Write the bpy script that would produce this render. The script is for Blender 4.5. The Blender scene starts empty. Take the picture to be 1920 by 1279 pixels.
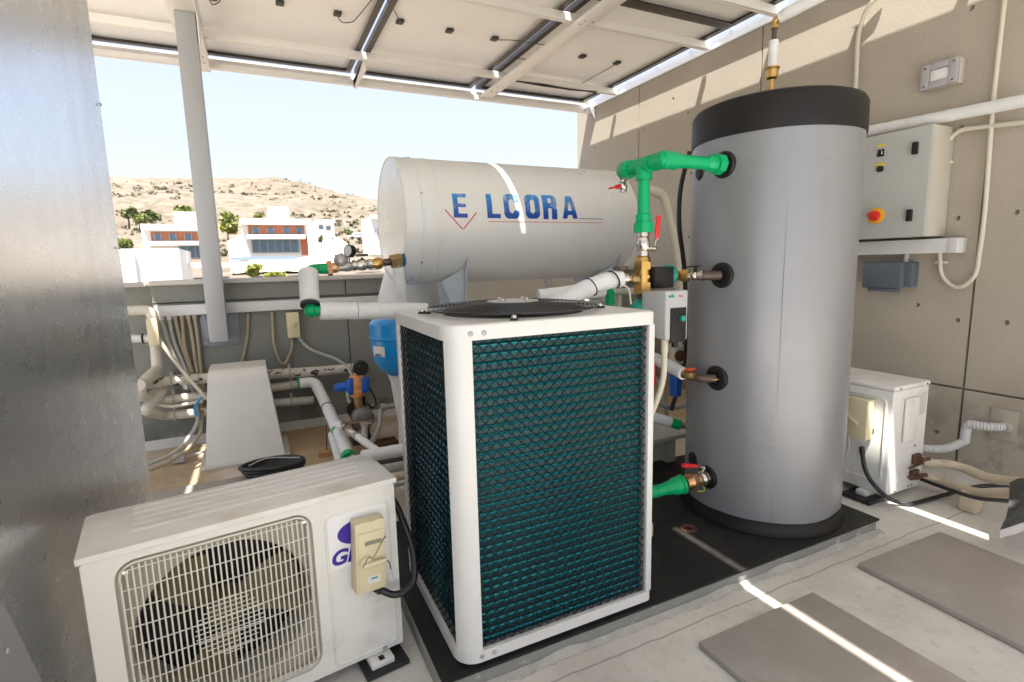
import bpy, bmesh, math, random
from mathutils import Vector, Matrix, noise
random.seed(7)
SC = bpy.context.scene
COL = SC.collection
rad = math.radians
# ---------------------------------------------------------------- camera
CAM = Vector((0, 0, 1.2))
YAW, PITCH, ROLL, FPX = rad(25.448), rad(8.395), rad(-1.398), 988.0
_F = Vector((math.sin(YAW)*math.cos(PITCH), math.cos(YAW)*math.cos(PITCH), -math.sin(PITCH)))
_r = Vector((math.cos(YAW), -math.sin(YAW), 0)); _u = _r.cross(_F)
_R = math.cos(ROLL)*_r + math.sin(ROLL)*_u; _U = -math.sin(ROLL)*_r + math.cos(ROLL)*_u
cd = bpy.data.cameras.new('camera'); cam = bpy.data.objects.new('camera', cd); COL.objects.link(cam)
m = Matrix((( _R.x, _U.x, -_F.x, CAM.x), (_R.y, _U.y, -_F.y, CAM.y), (_R.z, _U.z, -_F.z, CAM.z), (0, 0, 0, 1)))
cam.matrix_world = m
cd.sensor_width = 36; cd.lens = FPX/1920*36; cd.clip_start = .05; cd.clip_end = 3000
SC.camera = cam
cd.dof.use_dof = True; cd.dof.focus_distance = 2.1; cd.dof.aperture_fstop = 4.5
# ---------------------------------------------------------------- light
SUN = Vector((.205, .35, -1)).normalized()
EL = math.asin(-SUN.z); AZ = math.atan2(-SUN.x, -SUN.y)
W = bpy.data.worlds.new("World"); SC.world = W; W.use_nodes = True
nt = W.node_tree; bg = nt.nodes['Background']
sky = nt.nodes.new('ShaderNodeTexSky'); sky.sky_type = 'NISHITA'; sky.sun_disc = False
sky.sun_elevation = EL; sky.sun_rotation = AZ; sky.dust_density = 1.5; sky.air_density = 1.0; sky.ozone_density = 1.0
mx = nt.nodes.new('ShaderNodeMix'); mx.data_type = 'RGBA'; mx.inputs[0].default_value = .80; mx.inputs[7].default_value = (1.60, 1.64, 1.85, 1)   # thin bright summer haze over the blue
nt.links.new(sky.outputs[0], mx.inputs[6]); nt.links.new(mx.outputs[2], bg.inputs[0]); bg.inputs[1].default_value = .15
sl = bpy.data.lights.new('sun', 'SUN'); sl.energy = 5.0; sl.angle = rad(.5); sl.color = (1, .95, .87)
so = bpy.data.objects.new('sun', sl); COL.objects.link(so); so.rotation_euler = SUN.to_track_quat('-Z', 'Y').to_euler(); so.location = (-3, -5, 14)
SC.view_settings.view_transform = 'Standard'; SC.view_settings.look = 'None'; SC.view_settings.gamma = 1
SC.view_settings.exposure = 1.80
SC.cycles.max_bounces = 10; SC.cycles.diffuse_bounces = 6; SC.cycles.glossy_bounces = 4
SC.cycles.use_denoising = True; SC.cycles.sample_clamp_indirect = 8

# ---------------------------------------------------------------- helpers
def P(px, py, x=None, y=None, z=None):
    """where the line of sight through a photo position meets a plane of the room"""
    d = _R*((px-960)/FPX) + _U*((639.5-py)/FPX) + _F
    if x is not None: t = (x-CAM.x)/d.x
    elif y is not None: t = (y-CAM.y)/d.y
    else: t = (z-CAM.z)/d.z
    return CAM + d*t
def hitcyl(px, py, cx, cy, r):
    d = _R*((px-960)/FPX) + _U*((639.5-py)/FPX) + _F
    a = d.x**2+d.y**2; b = -2*(d.x*cx+d.y*cy); c = cx*cx+cy*cy-r*r
    D = b*b-4*a*c; t = (-b-math.sqrt(max(D, 0)))/(2*a)
    return CAM + d*t

class B:
    def __init__(s, M=None): s.bm = bmesh.new(); s.M = M or Matrix.Identity(4)
    def _add(s, verts, faces, smooth=False):
        vs = [s.bm.verts.new(s.M @ Vector(v)) for v in verts]
        for f in faces:
            try:
                fc = s.bm.faces.new([vs[i] for i in f]); fc.smooth = smooth
            except ValueError: pass
        return s
    def box(s, x0, x1, y0, y1, z0, z1, bev=0, seg=2):
        if x0 > x1: x0, x1 = x1, x0
        if y0 > y1: y0, y1 = y1, y0
        if z0 > z1: z0, z1 = z1, z0
        V = [(x0,y0,z0),(x1,y0,z0),(x1,y1,z0),(x0,y1,z0),(x0,y0,z1),(x1,y0,z1),(x1,y1,z1),(x0,y1,z1)]
        Fc = [(0,3,2,1),(4,5,6,7),(0,1,5,4),(1,2,6,5),(2,3,7,6),(3,0,4,7)]
        if not bev: return s._add(V, Fc)
        t = bmesh.new(); vs = [t.verts.new(v) for v in V]
        for f in Fc: t.faces.new([vs[i] for i in f])
        bmesh.ops.bevel(t, geom=t.edges[:], offset=bev, segments=seg, profile=.5, affect='EDGES')
        t.verts.index_update(); s._add([v.co[:] for v in t.verts], [[v.index for v in f.verts] for f in t.faces], True); t.free(); return s
    def hexa(s, V, bev=0):
        """eight corners: four bottom, four top"""
        Fc = [(0,3,2,1),(4,5,6,7),(0,1,5,4),(1,2,6,5),(2,3,7,6),(3,0,4,7)]
        if not bev: return s._add(V, Fc)
        t = bmesh.new(); vs = [t.verts.new(v) for v in V]
        for f in Fc: t.faces.new([vs[i] for i in f])
        bmesh.ops.bevel(t, geom=t.edges[:], offset=bev, segments=3, profile=.5, affect='EDGES')
        t.verts.index_update(); s._add([v.co[:] for v in t.verts], [[v.index for v in f.verts] for f in t.faces], True); t.free(); return s
    def bar(s, a, b, w, h, up=(0,0,1), bev=0):
        """a box of width w and height h from a to b"""
        a = Vector(a); b = Vector(b); d = (b-a); L = d.length; d.normalize()
        x = d.cross(Vector(up))
        if x.length < 1e-4: x = d.cross(Vector((0,1,0)))
        x.normalize(); u = x.cross(d)
        old = s.M; s.M = old @ Matrix(((x.x,d.x,u.x,a.x),(x.y,d.y,u.y,a.y),(x.z,d.z,u.z,a.z),(0,0,0,1)))
        s.box(-w/2, w/2, 0, L, -h/2, h/2, bev); s.M = old; return s
    def tube(s, pts, r, seg=12, caps=True, fil=0, closed=False, wob=0, step=None, smooth=True):
        pts = [Vector(p) for p in pts]
        if fil and len(pts) > 2:
            q = [pts[0]]
            for i in range(1, len(pts)-1):
                a, b, c = pts[i-1], pts[i], pts[i+1]
                d1 = (a-b); d2 = (c-b); f = min(fil, d1.length*.48, d2.length*.48)
                p1 = b+d1.normalized()*f; p2 = b+d2.normalized()*f
                for k in range(7):
                    t = k/6; q.append(p1*(1-t)**2 + b*2*t*(1-t) + p2*t*t)
            q.append(pts[-1]); pts = q
        if step:
            q = [pts[0]]
            for a, b in zip(pts, pts[1:]):
                n = max(1, int((b-a).length/step))
                for k in range(1, n+1): q.append(a.lerp(b, k/n))
            pts = q
        n = len(pts); V = []; Fc = []
        def tan(i):
            if closed: return (pts[(i+1) % n]-pts[i-1]).normalized()
            return (pts[min(i+1, n-1)]-pts[max(i-1, 0)]).normalized()
        t0 = tan(0); nrm = t0.orthogonal().normalized(); pt = t0
        for i in range(n):
            t = tan(i); ax = pt.cross(t)
            if ax.length > 1e-6: nrm = Matrix.Rotation(pt.angle(t), 3, ax.normalized()) @ nrm
            pt = t; bn = t.cross(nrm).normalized(); nrm = bn.cross(t).normalized()
            rr = (r[i] if isinstance(r, (list, tuple)) else r) * (1+wob*(noise.noise(pts[i]*23)*2) if wob else 1)
            for k in range(seg):
                a = 2*math.pi*k/seg; V.append(pts[i]+(nrm*math.cos(a)+bn*math.sin(a))*rr)
        for i in range(n if closed else n-1):
            j = (i+1) % n
            for k in range(seg):
                l = (k+1) % seg; Fc.append((i*seg+k, i*seg+l, j*seg+l, j*seg+k))
        s._add(V, Fc, smooth)
        if caps and not closed:
            s._add(V[:seg], [tuple(range(seg))[::-1]]); s._add(V[-seg:], [tuple(range(seg))])
        return s
    def cyl(s, a, b, r, r2=None, seg=24, smooth=True):
        a = Vector(a); b = Vector(b); return s.tube([a, b], [r, r if r2 is None else r2], seg, smooth=smooth)
    def lathe(s, a, axis, prof, seg=32, smooth=True):
        """profile of (distance along axis, radius)"""
        a = Vector(a); ax = Vector(axis).normalized(); n = ax.orthogonal().normalized(); b = ax.cross(n)
        V = []; Fc = []
        for (h, r) in prof:
            for k in range(seg):
                t = 2*math.pi*k/seg; V.append(a+ax*h+(n*math.cos(t)+b*math.sin(t))*max(r, 1e-4))
        for i in range(len(prof)-1):
            for k in range(seg):
                l = (k+1) % seg; Fc.append((i*seg+k, i*seg+l, (i+1)*seg+l, (i+1)*seg+k))
        s._add(V, Fc, smooth)
        if prof[0][1] > .001: s._add(V[:seg], [tuple(range(seg))[::-1]])
        if prof[-1][1] > .001: s._add(V[-seg:], [tuple(range(seg))])
        return s
    def ring(s, c, R, r, seg=48, rs=6, nrm=(0,0,1)):
        n = Vector(nrm).normalized(); a = n.orthogonal().normalized(); b = n.cross(a); c = Vector(c)
        return s.tube([c+(a*math.cos(2*math.pi*k/seg)+b*math.sin(2*math.pi*k/seg))*R for k in range(seg)], r, rs, closed=True)
    def ball(s, c, r, sx=1, sy=1, sz=1, u=16, v=10):
        V = []; Fc = []
        for i in range(v+1):
            ph = math.pi*i/v
            for k in range(u):
                t = 2*math.pi*k/u; V.append((c[0]+r*sx*math.sin(ph)*math.cos(t), c[1]+r*sy*math.sin(ph)*math.sin(t), c[2]+r*sz*math.cos(ph)))
        for i in range(v):
            for k in range(u): l = (k+1) % u; Fc.append((i*u+k, (i+1)*u+k, (i+1)*u+l, i*u+l))
        return s._add(V, Fc, True)
    def prism(s, poly, ex):
        """a flat outline given as points, thickened by the vector ex"""
        n = len(poly); ex = Vector(ex); V = [Vector(p) for p in poly]+[Vector(p)+ex for p in poly]
        return s._add(V, [tuple(range(n))[::-1], tuple(range(n, 2*n))]+[(i, (i+1) % n, n+(i+1) % n, n+i) for i in range(n)])

def wloc(o):
    v = Vector((0,0,0))
    while o is not None: v = v+Vector(o.location); o = o.parent
    return v
def tag(o, label, cat, group=None, kind=None):
    if label: o['label'] = label
    if cat: o['category'] = cat
    if group: o['group'] = group
    if kind: o['kind'] = kind
    return o
def obj(name, b, mat, parent=None, label=None):
    bm = b.bm if isinstance(b, B) else b
    bmesh.ops.remove_doubles(bm, verts=bm.verts[:], dist=1e-6)
    bmesh.ops.recalc_face_normals(bm, faces=bm.faces[:])
    if parent is not None: off = wloc(parent)
    else:
        xs = [v.co for v in bm.verts]; n = len(xs)
        off = Vector((sum(v.x for v in xs)/n, sum(v.y for v in xs)/n, min(v.z for v in xs)))
    bmesh.ops.translate(bm, verts=bm.verts[:], vec=-off)
    me = bpy.data.meshes.new(name); bm.to_mesh(me); bm.free()
    me.set_sharp_from_angle(angle=rad(38))
    me.materials.append(mat)
    o = bpy.data.objects.new(name, me); COL.objects.link(o)
    if parent is not None: o.parent = parent
    else: o.location = off
    if label: o['label'] = label
    return o
def thing(name, label, cat, loc, group=None):
    o = bpy.data.objects.new(name, None); COL.objects.link(o); o.location = loc; o.empty_display_size = .1
    return tag(o, label, cat, group)
def struct(name, b, mat): return tag(obj(name, b, mat), None, None, None, 'structure')
def solo(name, b, mat, label, cat, group=None): return tag(obj(name, b, mat), label, cat, group)
def text(s, size, M, depth=.0006, bold=0, shear=0, sx=1.0, align='LEFT'):
    """lettering as a thin solid, laid out by the matrix M (x along the line, z out of the face)"""
    c = bpy.data.curves.new('lettering', 'FONT'); c.body = s; c.size = size; c.extrude = depth; c.offset = bold; c.shear = shear; c.align_x = align
    t = bpy.data.objects.new('lettering', c); COL.objects.link(t)
    dg = bpy.context.evaluated_depsgraph_get(); me = bpy.data.meshes.new_from_object(t.evaluated_get(dg))
    b = B(); b.bm.from_mesh(me); bmesh.ops.transform(b.bm, matrix=M @ Matrix.Diagonal((sx,1,1,1)), verts=b.bm.verts[:])
    bpy.data.objects.remove(t); bpy.data.curves.remove(c); bpy.data.meshes.remove(me); return b
def frame(o, x, y, z):
    x, y, z, o = Vector(x), Vector(y), Vector(z), Vector(o)
    return Matrix(((x.x,y.x,z.x,o.x),(x.y,y.y,z.y,o.y),(x.z,y.z,z.z,o.z),(0,0,0,1)))

# ---------------------------------------------------------------- materials
def N(nt, t, **k):
    n = nt.nodes.new(t)
    for a, v in k.items(): setattr(n, a, v)
    return n
def noisetex(nt, scale, detail=6, rough=.6, vec=None, stretch=None):
    tc = N(nt, 'ShaderNodeTexCoord'); src = tc.outputs['Object'] if vec is None else vec
    if stretch:
        mp = N(nt, 'ShaderNodeMapping'); mp.inputs['Scale'].default_value = stretch; nt.links.new(src, mp.inputs[0]); src = mp.outputs[0]
    n = N(nt, 'ShaderNodeTexNoise'); n.inputs['Scale'].default_value = scale; n.inputs['Detail'].default_value = detail; n.inputs['Roughness'].default_value = rough
    nt.links.new(src, n.inputs['Vector']); return n.outputs['Fac']
def ramp(nt, fac, stops):
    r = N(nt, 'ShaderNodeValToRGB'); e = r.color_ramp.elements
    while len(e) < len(stops): e.new(.5)
    for i, (p, c) in enumerate(stops):
        e[i].position = p; e[i].color = (c if len(c) == 4 else (*c, 1)) if isinstance(c, (tuple, list)) else (c, c, c, 1)
    nt.links.new(fac, r.inputs[0]); return r.outputs[0]
def mixc(nt, fac, a, b, mode='MIX'):
    n = N(nt, 'ShaderNodeMix', data_type='RGBA', blend_type=mode)
    for s_, v in ((n.inputs[0], fac), (n.inputs[6], a), (n.inputs[7], b)):
        if hasattr(v, 'is_output') or isinstance(v, bpy.types.NodeSocket): nt.links.new(v, s_)
        elif isinstance(v, (int, float)): s_.default_value = v
        else: s_.default_value = (*v, 1) if len(v) == 3 else v
    return n.outputs[2]
def mat(name, col, rough=.5, metal=0, var=.1, vs=5, bump=0, bs=60, dirt=None, dirt_s=4, dirt_t=(.55, .7), stretch=None, emit=None, spec=None, coat=0, rvar=.1):
    m_ = bpy.data.materials.new(name); m_.use_nodes = True; t = m_.node_tree; bs_ = t.nodes['Principled BSDF']
    f = noisetex(t, vs, stretch=stretch)
    c = mixc(t, f, tuple(x*(1-var) for x in col), tuple(min(1, x*(1+var)) for x in col))
    if dirt is not None:
        f2 = noisetex(t, dirt_s, 8, .65, stretch=stretch); k = ramp(t, f2, [(dirt_t[0], 0.0), (dirt_t[1], 1.0)])
        c = mixc(t, k, c, dirt)
    t.links.new(c, bs_.inputs['Base Color'])
    bs_.inputs['Metallic'].default_value = metal
    if rvar:
        fr = noisetex(t, vs*2.3, 4); mr = N(t, 'ShaderNodeMapRange'); mr.inputs[3].default_value = max(.02, rough-rvar); mr.inputs[4].default_value = min(1, rough+rvar)
        t.links.new(fr, mr.inputs[0]); t.links.new(mr.outputs[0], bs_.inputs['Roughness'])
    else: bs_.inputs['Roughness'].default_value = rough
    if spec is not None: bs_.inputs['Specular IOR Level'].default_value = spec
    if coat: bs_.inputs['Coat Weight'].default_value = coat
    if bump:
        bn = N(t, 'ShaderNodeBump'); bn.inputs['Strength'].default_value = bump; bn.inputs['Distance'].default_value = .01
        t.links.new(noisetex(t, bs, 5), bn.inputs['Height']); t.links.new(bn.outputs[0], bs_.inputs['Normal'])
    return m_
WHITE = mat('white_enamel', (.62,.62,.61), .35, var=.04, dirt=(.52,.50,.45), dirt_s=7, dirt_t=(.62,.8))
ACW = mat('aged_white_casing', (.70,.69,.65), .42, var=.05, vs=3, dirt=(.46,.42,.35), dirt_s=5, dirt_t=(.56,.82), bump=.05, bs=200)
ACTOP = mat('stained_white_lid', (.72,.70,.66), .45, var=.06, dirt=(.45,.40,.32), dirt_s=3.2, dirt_t=(.47,.8), stretch=(1,2.5,1))
GRILLE = mat('grille_white', (.68,.66,.58), .45, var=.06)
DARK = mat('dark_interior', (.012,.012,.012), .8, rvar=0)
BLACKP = mat('black_plastic', (.011,.011,.0115), .45, var=.2, spec=.3)
BLADE = mat('dusty_fan_blade', (.15,.125,.065), .55, var=.25, dirt=(.05,.045,.03), dirt_s=8)
CREAM = mat('cream_plastic', (.62,.55,.36), .45, var=.06, dirt=(.42,.35,.2), dirt_s=9, dirt_t=(.6,.8))
CREAMD = mat('cream_conduit', (.60,.56,.46), .5, var=.08)
TANC = mat('tan_conduit', (.36,.30,.21), .55, var=.12, vs=9)
GREYC = mat('grey_conduit', (.40,.41,.37), .5, var=.08)
PVC = mat('aged_pvc_pipe', (.56,.53,.46), .5, var=.08, vs=8, dirt=(.30,.26,.20), dirt_s=12, dirt_t=(.58,.75), bump=.05)
PVCB = mat('peeling_painted_pipe', (.56,.52,.44), .55, var=.08, dirt=(.02,.02,.02), dirt_s=16, dirt_t=(.56,.58), stretch=(1,1,2.2))
GREEN = mat('green_ppr_plastic', (.0,.36,.13), .35, var=.08, vs=12, spec=.3, dirt=(.01,.24,.10), dirt_s=9, dirt_t=(.6,.8))
TEALP = mat('teal_cast_pump', (.0,.26,.20), .35, var=.1)
INSUL = mat('white_insulation_wrap', (.74,.75,.75), .5, var=.07, vs=14, bump=.6, bs=38, dirt=(.56,.54,.50), dirt_s=18, dirt_t=(.6,.8))
BRASS = mat('brass', (.55,.34,.11), .32, 1, var=.25, vs=30)
BRASSD = mat('old_brass', (.38,.26,.13), .4, .9, var=.3, vs=30)
COPPER = mat('bronze_union', (.70,.40,.22), .33, 1, var=.15, vs=20)
CHROME = mat('nickel_plated', (.62,.58,.52), .22, 1, var=.15, vs=25)
IRON = mat('dark_malleable_iron', (.10,.075,.06), .5, .5, var=.3, vs=30)
RED = mat('red_lever_sleeve', (.65,.02,.02), .4, var=.08)
ORANGE = mat('orange_lever', (.65,.09,.02), .4)
RUB = mat('black_rubber', (.018,.018,.018), .6, var=.2, bump=.1)
CABLE = mat('black_cable', (.015,.015,.016), .4, var=.2)
STEEL = mat('galvanised_post', (.40,.41,.425), .5, .25, var=.07, vs=7, bump=.04)
PLATEM = mat('galvanised_plate', (.26,.27,.30), .5, .3, var=.1, vs=9)
ALUW = mat('cream_aluminium', (.80,.77,.72), .4, .1, var=.05, vs=6)
ALU = mat('mill_aluminium', (.70,.72,.75), .35, .6, var=.06)
BRONZEF = mat('dark_anodised_frame', (.055,.045,.038), .4, .3, var=.15)
JBOX = mat('junction_box_black', (.03,.028,.026), .5)
FIN = mat('blue_green_fin', (.006,.055,.06), .45, .2, var=.35, vs=30)
TUBEM = mat('teal_coated_tube', (.0,.15,.18), .18, .5, var=.25, vs=30)
WIRE = mat('black_coated_mesh', (.005,.006,.007), .6, var=.2, spec=.2)
TANKG = mat('silver_grey_vinyl', (.25,.256,.272), .38, .35, var=.05, vs=2.5, bump=.28, bs=6, dirt=(.20,.20,.21), dirt_s=8, dirt_t=(.64,.85))
TANKB = mat('black_vinyl_cap', (.010,.009,.009), .5, spec=.3, var=.2, vs=3, bump=.15, bs=7)
TANKW = mat('white_tank_enamel', (.74,.75,.735), .3, var=.03, vs=2, coat=.2, dirt=(.5,.49,.45), dirt_s=6, dirt_t=(.66,.85))
LIME = mat('off_white_sticker', (.735,.725,.70), .4, var=.03)
NAVY = mat('violet_blue_print', (.035,.012,.30), .4)
REDP = mat('crimson_print', (.62,.02,.06), .4)
BLUET = mat('blue_painted_tank', (.0,.25,.64), .3, var=.08, vs=5)
BLUEP = mat('blue_plastic', (.005,.10,.48), .35)
ORANB = mat('orange_band', (.70,.30,.10), .4)
GREYP = mat('grey_plastic', (.42,.43,.43), .4, var=.05)
FLT = 0
SLATE = mat('slate_plastic', (.10,.125,.15), .4, var=.08)
CABG = mat('light_grey_cabinet', (.42,.43,.41), .4, var=.04, vs=3)
CABS = mat('cream_grey_cabinet_side', (.50,.47,.40), .4, var=.04, vs=3)
YEL = mat('yellow_label', (.75,.55,.02), .5)
YELO = mat('yellow_rotary_plate', (.80,.38,.01), .4)
LENS = mat('opal_lens', (.72,.72,.70), .25)
RUST = mat('rusty_metal', (.11,.045,.028), .7, .2, var=.4, vs=30, bump=.3, bs=80)
WOOD = mat('raw_timber', (.42,.24,.10), .7, var=.2, vs=12, stretch=(1,8,1))
CARD = mat('brown_board', (.20,.12,.07), .8, var=.1)
GLASSD = mat('house_window_glass', (.10,.16,.22), .15, var=.3, vs=.8)
STUC = mat('white_render', (.80,.79,.77), .7, var=.03, vs=.3)
TERRA = mat('terracotta_cladding', (.45,.15,.07), .7, var=.12, vs=1)
def mat_steelpanel():
    m_ = mat('brushed_stainless', (.72,.74,.76), .28, 1, var=.08, vs=5, stretch=(1,1,.30), bump=0, bs=26, rvar=.05,
             dirt=(.55,.54,.52), dirt_s=3, dirt_t=(.5,.9)); return m_
STAIN = mat_steelpanel()
def mat_floor():
    m_ = bpy.data.materials.new('painted_roof_screed'); m_.use_nodes = True; t = m_.node_tree; bs_ = t.nodes['Principled BSDF']
    geo = N(t, 'ShaderNodeNewGeometry'); pos = geo.outputs['Position']
    sep = N(t, 'ShaderNodeSeparateXYZ'); t.links.new(pos, sep.inputs[0])
    n1 = noisetex(t, 3.0, 9, .62, pos); c = mixc(t, ramp(t, n1, [(.35, 0.0), (.7, 1.0)]), (.54,.515,.47), (.69,.67,.62))
    n2 = noisetex(t, 26, 8, .7, pos); c = mixc(t, ramp(t, n2, [(.54, 0.0), (.74, .55)]), c, (.33,.30,.25))
    n2b = noisetex(t, 1.1, 5, .6, pos); c = mixc(t, ramp(t, n2b, [(.5, 0.0), (.75, .5)]), c, (.40,.36,.30))
    # old ochre water stains near the parapet, where water stands
    mr = N(t, 'ShaderNodeMapRange'); mr.inputs[1].default_value = 1.9; mr.inputs[2].default_value = 3.0; t.links.new(sep.outputs[1], mr.inputs[0])
    n3 = noisetex(t, 1.7, 7, .6, pos); k = N(t, 'ShaderNodeMath', operation='MULTIPLY'); t.links.new(mr.outputs[0], k.inputs[0]); t.links.new(ramp(t, n3, [(.28, 0.0), (.5, 1.0)]), k.inputs[1])
    c = mixc(t, k.outputs[0], c, mixc(t, n2, (.30,.20,.10), (.50,.40,.26)))
    # a scored line in the screed in front of the plinth
    ns = noisetex(t, 5, 3, .5, pos); w = N(t, 'ShaderNodeMath', operation='MULTIPLY_ADD'); w.inputs[1].default_value = .03; t.links.new(ns, w.inputs[0]); t.links.new(sep.outputs[1], w.inputs[2])
    d = N(t, 'ShaderNodeMath', operation='SUBTRACT'); d.inputs[1].default_value = 1.205; t.links.new(w.outputs[0], d.inputs[0])
    a = N(t, 'ShaderNodeMath', operation='ABSOLUTE'); t.links.new(d.outputs[0], a.inputs[0])
    l = N(t, 'ShaderNodeMapRange'); l.inputs[1].default_value = .002; l.inputs[2].default_value = .005; l.inputs[3].default_value = .6; l.inputs[4].default_value = 0; t.links.new(a.outputs[0], l.inputs[0])
    c = mixc(t, l.outputs[0], c, (.22,.20,.18))
    t.links.new(c, bs_.inputs['Base Color']); bs_.inputs['Roughness'].default_value = .7
    bn = N(t, 'ShaderNodeBump'); bn.inputs['Strength'].default_value = .55; bn.inputs['Distance'].default_value = .008
    ad = N(t, 'ShaderNodeMath', operation='ADD'); t.links.new(noisetex(t, 34, 8, .7, pos), ad.inputs[0]); t.links.new(n1, ad.inputs[1]); t.links.new(ad.outputs[0], bn.inputs['Height'])
    t.links.new(bn.outputs[0], bs_.inputs['Normal']); return m_
def mat_concrete(name, a, b, stain, bump=.35):
    m_ = bpy.data.materials.new(name); m_.use_nodes = True; t = m_.node_tree; bs_ = t.nodes['Principled BSDF']
    geo = N(t, 'ShaderNodeNewGeometry'); pos = geo.outputs['Position']; sep = N(t, 'ShaderNodeSeparateXYZ'); t.links.new(pos, sep.inputs[0])
    c = mixc(t, ramp(t, noisetex(t, 1.3, 8, .6, pos), [(.3, 0.0), (.7, 1.0)]), a, b)
    c = mixc(t, ramp(t, noisetex(t, 90, 4, .6, pos), [(.4, 0.0), (.75, .35)]), c, tuple(x*.65 for x in a))
    mr = N(t, 'ShaderNodeMapRange'); mr.inputs[1].default_value = .55; mr.inputs[2].default_value = .1; t.links.new(sep.outputs[2], mr.inputs[0])
    k = N(t, 'ShaderNodeMath', operation='MULTIPLY'); t.links.new(mr.outputs[0], k.inputs[0]); t.links.new(ramp(t, noisetex(t, 4.5, 8, .6, pos), [(.47, 0.0), (.56, .8)]), k.inputs[1])
    c = mixc(t, k.outputs[0], c, stain)
    t.links.new(c, bs_.inputs['Base Color']); bs_.inputs['Roughness'].default_value = .8
    bn = N(t, 'ShaderNodeBump'); bn.inputs['Strength'].default_value = bump; bn.inputs['Distance'].default_value = .004
    t.links.new(noisetex(t, 70, 6, .7, pos), bn.inputs['Height']); t.links.new(bn.outputs[0], bs_.inputs['Normal']); return m_
def mat_backsheet():
    m_ = bpy.data.materials.new('panel_backsheet'); m_.use_nodes = True; t = m_.node_tree; bs_ = t.nodes['Principled BSDF']
    tc = N(t, 'ShaderNodeTexCoord'); br = N(t, 'ShaderNodeTexBrick'); br.offset = 0
    t.links.new(tc.outputs['Object'], br.inputs['Vector']); br.inputs['Scale'].default_value = 1
    br.inputs['Brick Width'].default_value = .164; br.inputs['Row Height'].default_value = .164; br.inputs['Mortar Size'].default_value = .0022
    br.inputs['Color1'].default_value = (.88,.865,.84,1); br.inputs['Color2'].default_value = (.89,.875,.85,1); br.inputs['Mortar'].default_value = (.93,.92,.90,1)
    c = mixc(t, ramp(t, noisetex(t, 2.5, 6), [(.45, 0.0), (.8, .4)]), br.outputs[0], (.74,.70,.64)); t.links.new(c, bs_.inputs['Base Color'])
    bs_.inputs['Roughness'].default_value = .35; return m_
def mat_hill():
    m_ = bpy.data.materials.new('dry_hillside'); m_.use_nodes = True; t = m_.node_tree; bs_ = t.nodes['Principled BSDF']
    geo = N(t, 'ShaderNodeNewGeometry'); pos = geo.outputs['Position']
    c = mixc(t, ramp(t, noisetex(t, .02, 8, .6, pos), [(.35, 0.0), (.65, 1.0)]), (.135,.104,.08), (.18,.145,.113))
    c = mixc(t, ramp(t, noisetex(t, .10, 7, .65, pos), [(.50, 0.0), (.62, .9)]), c, (.20,.165,.125))
    c = mixc(t, ramp(t, noisetex(t, .16, 6, .65, pos), [(.49, 0.0), (.58, .8)]), c, (.085,.075,.05))
    t.links.new(c, bs_.inputs['Base Color']); bs_.inputs['Roughness'].default_value = .95; return m_
def mat_leaf(name, a, b):
    m_ = mat(name, a, .6, var=.4, vs=1.2, dirt=b, dirt_s=1.5, dirt_t=(.45,.6)); return m_
FLOORM = mat_floor()
WALLM = mat_concrete('fair_faced_concrete', (.405,.36,.295), (.485,.44,.37), (.24,.20,.15))
PARAM = mat_concrete('grey_green_render', (.215,.22,.195), (.25,.252,.225), (.13,.125,.11), .15)
BACKS = mat_backsheet()
PAVER = mat('grey_brown_paver', (.32,.29,.26), .6, var=.16, vs=3, bump=.2, bs=110, dirt=(.40,.37,.34), dirt_s=5, dirt_t=(.5,.8))
PLINTH = mat('grey_plinth_concrete', (.24,.245,.22), .8, var=.15, vs=9, bump=.3, bs=90, dirt=(.45,.44,.42), dirt_s=14, dirt_t=(.56,.66))
MAT_RUB = mat('dusty_rubber_sheet', (.012,.0115,.011), .6, spec=.25, var=.3, vs=5, bump=.08, dirt=(.035,.031,.027), dirt_s=7, dirt_t=(.5,.85))
COPING = mat('pale_stone_coping', (.50,.48,.44), .7, var=.1, vs=4)
FELT = mat('mineral_roofing_felt', (.065,.065,.06), .95, var=.8, vs=70, bump=.6, bs=120)

# ================================================================ SETTING
# terrace floor: one slab with the terrace behind the camera
b = B(); b.box(-9, 3.5, -14, 4.2, -.35, 0); struct('floor', b, FLOORM)
# hillside terrain
RIDGE = [(-420, 44), *[(P(px, py, y=450).x, P(px, py, y=450).z) for px, py in
         ((150,335),(205,332),(260,334),(330,333),(380,335),(450,338),(520,338),(560,350),(600,364),(640,371),(725,378),(800,384),(1000,390),(1300,388))], (1500, 60)]
def ridge(x):
    for (a, za), (c, zc) in zip(RIDGE, RIDGE[1:]):
        if a <= x <= c: return za+(zc-za)*(x-a)/(c-a)
    return RIDGE[0][1] if x < RIDGE[0][0] else RIDGE[-1][1]
PROF = [(6,-9),(30,-7.5),(60,-4),(95,-.6),(125,.5),(150,4),(200,12)]
def ground(x, y):
    rz = ridge(x*450/max(y, 60))
    if y <= 200:
        for (a, za), (c, zc) in zip(PROF, PROF[1:]):
            if y <= c: z = za+(zc-za)*max(0, (y-a))/(c-a); break
    elif y <= 450: t = (y-200)/250; z = 12+(rz-12)*(t*.55+.45*t*t*(3-2*t))
    else: z = rz*max(.2, 1-((y-450)/700))
    k = min(1, max(0, (y-120)/120))
    return z + k*(noise.noise(Vector((x*.012, y*.012, 0)))*9 + noise.noise(Vector((x*.04, y*.04, 3)))*3.6 + noise.noise(Vector((x*.12, y*.12, 7)))*1.2)*(1 if y < 420 else .35) + noise.noise(Vector((x*.1, y*.1, 1)))*.3
b = B(); NX, NY = 190, 150
ys = [6+(900-6)*(j/NY)**1.7 for j in range(NY+1)]
V = []; Fc = []
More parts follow.
